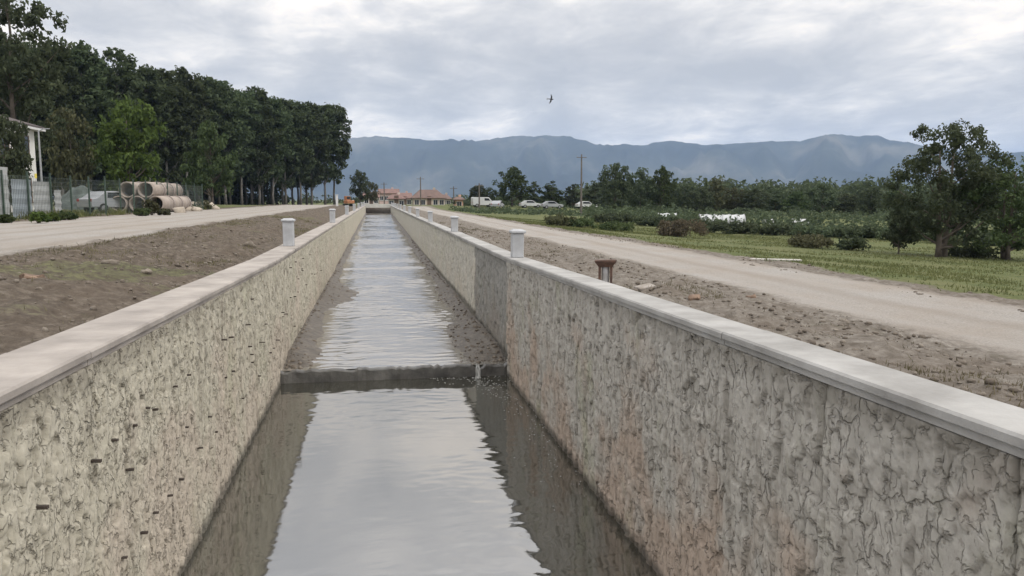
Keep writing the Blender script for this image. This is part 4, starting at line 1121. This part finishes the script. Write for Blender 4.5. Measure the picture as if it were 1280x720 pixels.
# vehicles
M['tyre'] = simple('tyre_rubber', (.025, .025, .025), (.018, .018, .018), .9, 10, 0)
M['rim'] = simple('rim_steel', (.40, .40, .41), (.3, .3, .31), .4, 5, 0, metallic=.6)
M['lamp_red'] = simple('lamp_red', (.35, .02, .02), (.25, .015, .015), .3, 5, 0)
M['lamp_clear'] = simple('lamp_clear', (.6, .6, .58), (.5, .5, .48), .2, 5, 0)
def car(loc, rz, paint, label, van=False, group=None):
    t = thing('parked_car', label, 'van' if van else 'car', loc, rz, group)
    Lh = 2.1
    if van: prof = [(-2.1, .35), (2.05, .35), (2.1, .75), (1.75, 1.05), (1.2, 1.75), (.9, 1.86), (-1.95, 1.88), (-2.1, 1.7)]
    else: prof = [(-2.1, .38), (2.05, .35), (2.1, .68), (1.85, .80), (1.0, .92), (.35, 1.38), (-.1, 1.45), (-1.1, 1.42), (-1.75, 1.0), (-2.1, .92)]
    bd = MB().prism(prof, -.82, .82).build('body', paint, t)
    bv = bd.modifiers.new('bevel', 'BEVEL'); bv.width = .05; bv.segments = 2
    gl = [(-1.0, 1.0), (.72, .98), (.25, 1.32), (-.95, 1.34)] if not van else [(.2, 1.2), (1.35, 1.2), (1.0, 1.65), (.2, 1.68)]
    for s in (-1, 1):
        ya, yb = (.815, .832) if s > 0 else (-.832, -.815)
        MB().prism(gl, ya, yb).build('side_window', M['glass'], t)
        for xx in (-1.3, 1.32):
            w_ = MB().tube([(xx, s * .66, .32), (xx, s * .85, .32)], .32, 16).build('wheel', M['tyre'], t)
            MB().tube([(xx, s * .80, .32), (xx, s * .865, .32)], .19, 12).build('rim', M['rim'], w_)
        MB().box((2.06, s * .6, .66), (.08, .3, .14)).build('headlight', M['lamp_clear'], t)
        MB().box((-2.09, s * .66, .85), (.06, .2, .18)).build('tail_light', M['lamp_red'], t)
    return t
paint_w = simple('white_car_paint', (.55, .56, .56), (.47, .48, .48), .4, .6, 0)
paint_s = simple('silver_car_paint', (.36, .375, .39), (.29, .30, .32), .4, .6, 0)
def car_px(px, dist, rz, paint, label, van=False):
    p0 = aty(px, 255, dist)
    return car((p0[0], dist, gz(p0[0], dist) + .02), rz, paint, label, van, 'parked vehicles')
p0 = aty(136, 250, 58); car((p0[0] + .3, 58, gz(p0[0], 58) + .02), .9, paint_s, 'pale car parked behind the left fence beside the netted heap', False, 'parked vehicles')
car_px(603, 154, .15, paint_w, 'white van parked left of the tall bushy tree beyond the right track', True)
car_px(622, 148, 1.2, paint_s, 'small silver car tucked under the left side of the bushy tree')
car_px(663, 154, .1, paint_w, 'white car parked between the bushy tree and the slim trees')
car_px(690, 153, .05, paint_s, 'silver car parked under the slim trees beyond the right track')
car_px(733, 152, .1, paint_w, 'white car parked at the foot of the utility pole')

# concrete pipes
pr_ = .54; pip = MB(); n = 20; seg = 2.5
ring = []
for yy in (0, seg):
    for rr in (pr_, pr_ - .085):
        ring.append([(rr * math.cos(2 * math.pi * k / n), yy, rr * math.sin(2 * math.pi * k / n)) for k in range(n)])
P = sum(ring, []); Fc = []
for k in range(n):
    k2 = (k + 1) % n
    Fc += [(k, k2, 2 * n + k2, 2 * n + k), (n + k2, n + k, 3 * n + k, 3 * n + k2), (k2, k, n + k, n + k2), (2 * n + k, 2 * n + k2, 3 * n + k2, 3 * n + k)]
pip.add(P, Fc); pipm = pip.mesh('concrete_pipe')
for p_ in pipm.polygons: p_.use_smooth = len(p_.vertices) == 4
M['pipe'] = simple('pinkish_concrete', (.40, .34, .295), (.28, .235, .20), .9, 1.6, .4, 14)
colr = simple('pipe_collar_concrete', (.36, .31, .28), (.26, .22, .20), .9, 1.6, .4, 14)
collar = MB()
for s_, (ra, rb) in enumerate(((pr_ + .05, pr_ - .002),)):
    P = []; Fc = []
    for yy in (2.24, 2.46):
        for rr in (ra, rb):
            P += [(rr * math.cos(2 * math.pi * k / n), yy, rr * math.sin(2 * math.pi * k / n)) for k in range(n)]
    for k in range(n):
        k2 = (k + 1) % n
        Fc += [(k, k2, 2 * n + k2, 2 * n + k), (k2, k, n + k, n + k2), (2 * n + k, 2 * n + k2, 3 * n + k2, 3 * n + k)]
    collar.add(P, Fc)
collm = collar.mesh('collar')
pa = at(163, 250, 2.9); PY = 57.0; pxc = aty(170, 230, PY)[0]
gp = gz(pxc, PY + 5)
for layer, xs_ in ((0, (-1.16, 0, 1.16)), (1, (-.58, .58))):
    for ci, x_ in enumerate(xs_):
        for sgi in range(3):
            yy = PY + sgi * (seg + .07)
            zz = gp + pr_ + (0 if layer == 0 else 2 * pr_ * .86) + .03
            colname = ('left', 'middle', 'right')[ci] if layer == 0 else ('left', 'right')[ci]
            t = thing('concrete_pipe', 'concrete pipe in the %s layer of the stack, %s column, %s from the viewer' % ('bottom' if layer == 0 else 'top', colname, ORD[sgi]), 'pipe', (pxc + x_ - .02 * sgi, yy, zz), -.05, 'stacked concrete pipes')
            obj('barrel', pipm, M['pipe'], t); obj('collar', collm, colr, t)
for k, (px, py, s_) in enumerate([(240, 262, .75), (250, 260, .6), (232, 264, .5), (262, 261, .55), (270, 262, .35), (246, 264, .4), (225, 266, .42), (256, 256, .7)]):
    rock('boulder', px, py, 2.3, s_, 'tan boulder in the pile right of the pipe stack, %s from the left' % ORD[[225, 232, 240, 246, 250, 256, 262, 270].index(px)], M['rock'], (1, .9, .8), 30 + k, 'boulder', 'boulders beside the pipe stack')

# small orange machine by the far end of the canal
p0 = aty(436, 254, 118); g = gz(p0[0], 118)
M['orange'] = simple('orange_machine_paint', (.42, .18, .08), (.30, .13, .06), .5, 3, 0)
t = thing('digger', 'small orange machine on the left bank near the far end of the canal', 'machine', (p0[0], 118, g), .5)
for s in (-1, 1): MB().box((s * .5, 0, .18), (.26, 1.5, .36), ch=.06).build('track', M['tyre'], t)
MB().box((0, -.1, .62), (1.15, 1.2, .46), ch=.06).build('body', M['orange'], t)
cb = MB().box((-.2, .05, 1.15), (.65, .7, .62), ch=.04).build('cab', M['orange'], t)
MB().box((-.2, -.31, 1.2), (.5, .03, .4)).build('window', M['glass'], cb)
MB().tube([(.35, .4, .7), (.4, 1.1, 1.35), (.4, 1.7, .7), (.4, 1.65, .2)], [.09, .08, .07, .06], 8).build('boom', M['orange'], t)
p0 = aty(421, 244, 112); g = gz(p0[0], 112)
t = thing('marker_post', 'short white post left of the small orange machine', 'post', (p0[0], 112, g))
MB().box((0, 0, (p0[2] - g) / 2), (.3, .3, p0[2] - g), ch=.02).build('shaft', M['frame_w'], t)
MB().box((0, 0, p0[2] - g + .04), (.4, .4, .08), ch=.01).build('cap', M['frame_w'], t)

# ------------------------------------------------------------------ village beyond the canal
M['tile'] = simple('red_roof_tiles', (.21, .125, .105), (.14, .085, .075), .85, 1.2, .4, 8)
M['tileb'] = simple('brown_roof_tiles', (.17, .11, .09), (.11, .075, .065), .85, 1.2, .4, 8)
def cottage(px0, px1, y_ridge, y_eave, dist, wallc, roofm, label, nwin=3, hip=True, dp=7.0):
    a = aty(px0, y_eave, dist); b2 = aty(px1, y_eave, dist); cx = (a[0] + b2[0]) / 2; W_ = b2[0] - a[0]
    g = gz(cx, dist); He = (a[2] + b2[2]) / 2 - g; Hr = aty((px0 + px1) / 2, y_ridge, dist + dp / 2)[2] - g
    t = thing('village_house', label, 'house', (cx, dist + dp / 2, g), 0, 'village houses beyond the canal')
    mt = simple('plaster_' + str(px0), wallc, tuple(c_ * .85 for c_ in wallc), .9, .8, .1)
    MB().box((0, 0, He / 2 - .2), (W_, dp, He + .4)).build('wall', mt, t)
    o_ = .45; k = W_ * .22 if hip else -.3
    hw, hd_ = W_ / 2 + o_, dp / 2 + o_
    MB().add([(-hw, -hd_, He), (hw, -hd_, He), (hw, hd_, He), (-hw, hd_, He), (-hw, -hd_, He + .12), (hw, -hd_, He + .12), (hw, hd_, He + .12), (-hw, hd_, He + .12), (-hw + k + o_, 0, Hr), (hw - k - o_, 0, Hr)],
             [(3, 2, 1, 0), (0, 1, 5, 4), (1, 2, 6, 5), (2, 3, 7, 6), (3, 0, 4, 7), (4, 5, 9, 8), (5, 6, 9), (6, 7, 8, 9), (7, 4, 8)]).build('roof', roofm, t)
    MB().box((W_ * .2, .6, Hr - .1), (.5, .5, 1.1)).build('chimney', mt, t)
    for i in range(nwin):
        xx = -W_ / 2 + W_ * (i + .5) / nwin
        if i == nwin // 2 and nwin > 2:
            MB().box((xx, -dp / 2 - .01, 1.0), (.95, .06, 2.0)).build('door', M['frame_b'], t); continue
        add_window(t, (xx, -dp / 2, min(He * .55, He - .9)), 1.0, 1.15, 'y')
    return t
cottage(517, 556, 237, 248, 185, (.60, .50, .42), M['tileb'], 'village house with broad brown hipped roof right of the canal end', 5)
cottage(498, 514, 241, 248, 200, (.58, .42, .38), M['tile'], 'pinkish house with red roof just left of the brown-roofed house', 3, False)
cottage(474, 498, 236, 242, 235, (.60, .45, .42), M['tile'], 'wide pink house with red roof behind the canal bridge', 4, False)
cottage(486, 505, 243, 249, 178, (.62, .56, .50), M['tile'], 'low cream house directly behind the canal bridge', 3)
cottage(552, 563, 243, 249, 210, (.5, .42, .36), M['tileb'], 'dark small house partly hidden right of the brown-roofed house', 2)
cottage(569, 579, 246, 250, 165, (.70, .44, .32), M['tileb'], 'small orange hut left of the white van', 1, True, 3.0)
cottage(455, 473, 240, 247, 215, (.66, .6, .55), M['tile'], 'pale house between the low trees and the canal end', 3, False)

# utility poles
M['polew'] = simple('weathered_pole_wood', (.17, .15, .135), (.10, .09, .08), .9, 2, .3)
def upole(px, y_top, dist, label):
    p0 = aty(px, y_top, dist); g = gz(p0[0], dist); h_ = p0[2] - g
    t = thing('utility_pole', label, 'utility pole', (p0[0], dist, g), .3, 'utility poles')
    MB().tube([(0, 0, -.2), (0, 0, h_)], [.17, .11], 8).build('pole', M['polew'], t)
    MB().box((0, 0, h_ - .45), (1.7, .1, .1)).build('crossarm', M['polew'], t)
    for xx in (-.75, 0, .75): MB().tube([(xx, 0, h_ - .40), (xx, 0, h_ - .2)], [.05, .035], 6).build('insulator', M['rim'], t)
upole(727, 193, 118, 'tall utility pole rising above the slim trees beyond the right track')
upole(525.5, 221, 175, 'utility pole in front of the brown-roofed village house')
upole(480, 228, 210, 'utility pole behind the pink village house near the canal end')
upole(599, 229, 140, 'utility pole among dark trees behind the white van')
upole(567, 233, 180, 'utility pole beside the small orange hut')

# white tunnels beyond the hedge
m, nt, b = new_mat('white_plastic_film'); b.inputs['Base Color'].default_value = (.46, .47, .475, 1); b.inputs['Roughness'].default_value = .5
bump(nt, b, tex_noise(nt, 1.5, 3, .5, world_pos(nt)), .4, .08); M['film'] = m
def tunnel(px, py_top, dist, w_px, label, nb=5, rad=None):
    p0 = aty(px, py_top, dist); g = gz(p0[0], dist); H_ = p0[2] - g
    depth = dist * math.cos(R(9.59)) + p0[0] * math.sin(R(9.59)); W_ = w_px * depth / F_PX
    t = thing('polytunnel', label, 'greenhouse', (p0[0], dist, g), -.3, 'white tunnels beyond the hedge')
    r_ = 1.6; n = 12; P = []; nS = nb * 4
    for i in range(nS + 1):
        x = -W_ / 2 + W_ * i / nS; sag = 1 - .07 * abs(math.sin(math.pi * i / 4))
        for k in range(n + 1):
            a = math.pi * k / n; P.append((x, -r_ * math.cos(a) * sag, H_ * math.sin(a) ** .8 * sag - .02))
    Fc = [(i * (n + 1) + k, (i + 1) * (n + 1) + k, (i + 1) * (n + 1) + k + 1, i * (n + 1) + k + 1) for i in range(nS) for k in range(n)]
    Fc += [tuple(range(n, -1, -1)), tuple(nS * (n + 1) + k for k in range(n + 1))]
    MB().add(P, Fc).build('cover', M['film'], t)
    for i in range(nb + 1):
        x = -W_ / 2 + W_ * i / nb
        MB().tube([(x, -r_ * 1.01 * math.cos(math.pi * k / n), H_ * 1.01 * math.sin(math.pi * k / n) ** .8) for k in range(n + 1)], .025, 5).build('hoop', M['rim'], t)
tunnel(834, 266, 98, 22, 'small white plastic tunnel left of the long one, beyond the hedge', 2)
tunnel(902, 267.5, 96, 54, 'long white plastic tunnel beyond the dark hedge', 6)
tunnel(999, 273, 92, 18, 'short white plastic tunnel right of the long one, beyond the hedge', 2)
tunnel(960, 273, 94, 9, 'tiny white plastic tunnel between the long and the short one', 1)

# ------------------------------------------------------------------ bird
p0 = aty(689, 124, 24)
t_ = MB()
t_.tube([(0, -.10, 0), (0, -.08, .005), (0, -.03, .005), (0, .04, 0), (0, .09, .0), (0, .15, .002)], [.006, .02, .028, .022, .012, .004], 8)
for s in (-1, 1):
    t_.add([(s * .015, -.03, .012), (s * .015, .03, .010), (s * .09, -.045, .03), (s * .085, .02, .03), (s * .19, .03, .02), (s * .185, .05, .018), (s * .015, 0, .022), (s * .09, -.01, .038)],
           [(0, 6, 7, 2), (6, 1, 3, 7), (2, 7, 4), (7, 3, 5, 4), (0, 2, 3, 1), (2, 4, 5, 3)])
    t_.add([(0, .11, .002), (s * .012, .12, .002), (s * .04, .20, .002), (s * .02, .185, .006)], [(0, 1, 2, 3)])
o = tag(t_.build('bird', simple('dark_plumage', (.05, .05, .055), (.03, .03, .035), .8, 20, 0), smooth=True), 'small dark bird flying in the sky above the mountains', 'bird')
o.location = tuple(p0); o.rotation_euler = (R(8), R(68), R(105)); o.scale = (.75, .75, .75)

# ------------------------------------------------------------------ air
hz = MB().add([(-11000, -3300, -12), (11000, -3300, -12), (11000, 11000, -12), (-11000, 11000, -12), (-11000, -3300, 600), (11000, -3300, 600), (11000, 11000, 600), (-11000, 11000, 600)],
              [(3, 2, 1, 0), (4, 5, 6, 7), (0, 1, 5, 4), (1, 2, 6, 5), (2, 3, 7, 6), (3, 0, 4, 7)])
m = bpy.data.materials.new('haze_air'); m.use_nodes = True; nt = m.node_tree
for n_ in list(nt.nodes):
    if n_.type != 'OUTPUT_MATERIAL': nt.nodes.remove(n_)
pv = nt.nodes.new('ShaderNodeVolumePrincipled'); pv.inputs['Density'].default_value = 0.95e-4
pv.inputs['Color'].default_value = (.50, .67, 1.0, 1); pv.inputs['Anisotropy'].default_value = .0
nt.links.new(pv.outputs[0], [n_ for n_ in nt.nodes if n_.type == 'OUTPUT_MATERIAL'][0].inputs['Volume'])
hzo = hz.build('haze', m); tag(hzo, 'thin pale blue haze over the whole valley', 'haze', kind='stuff')
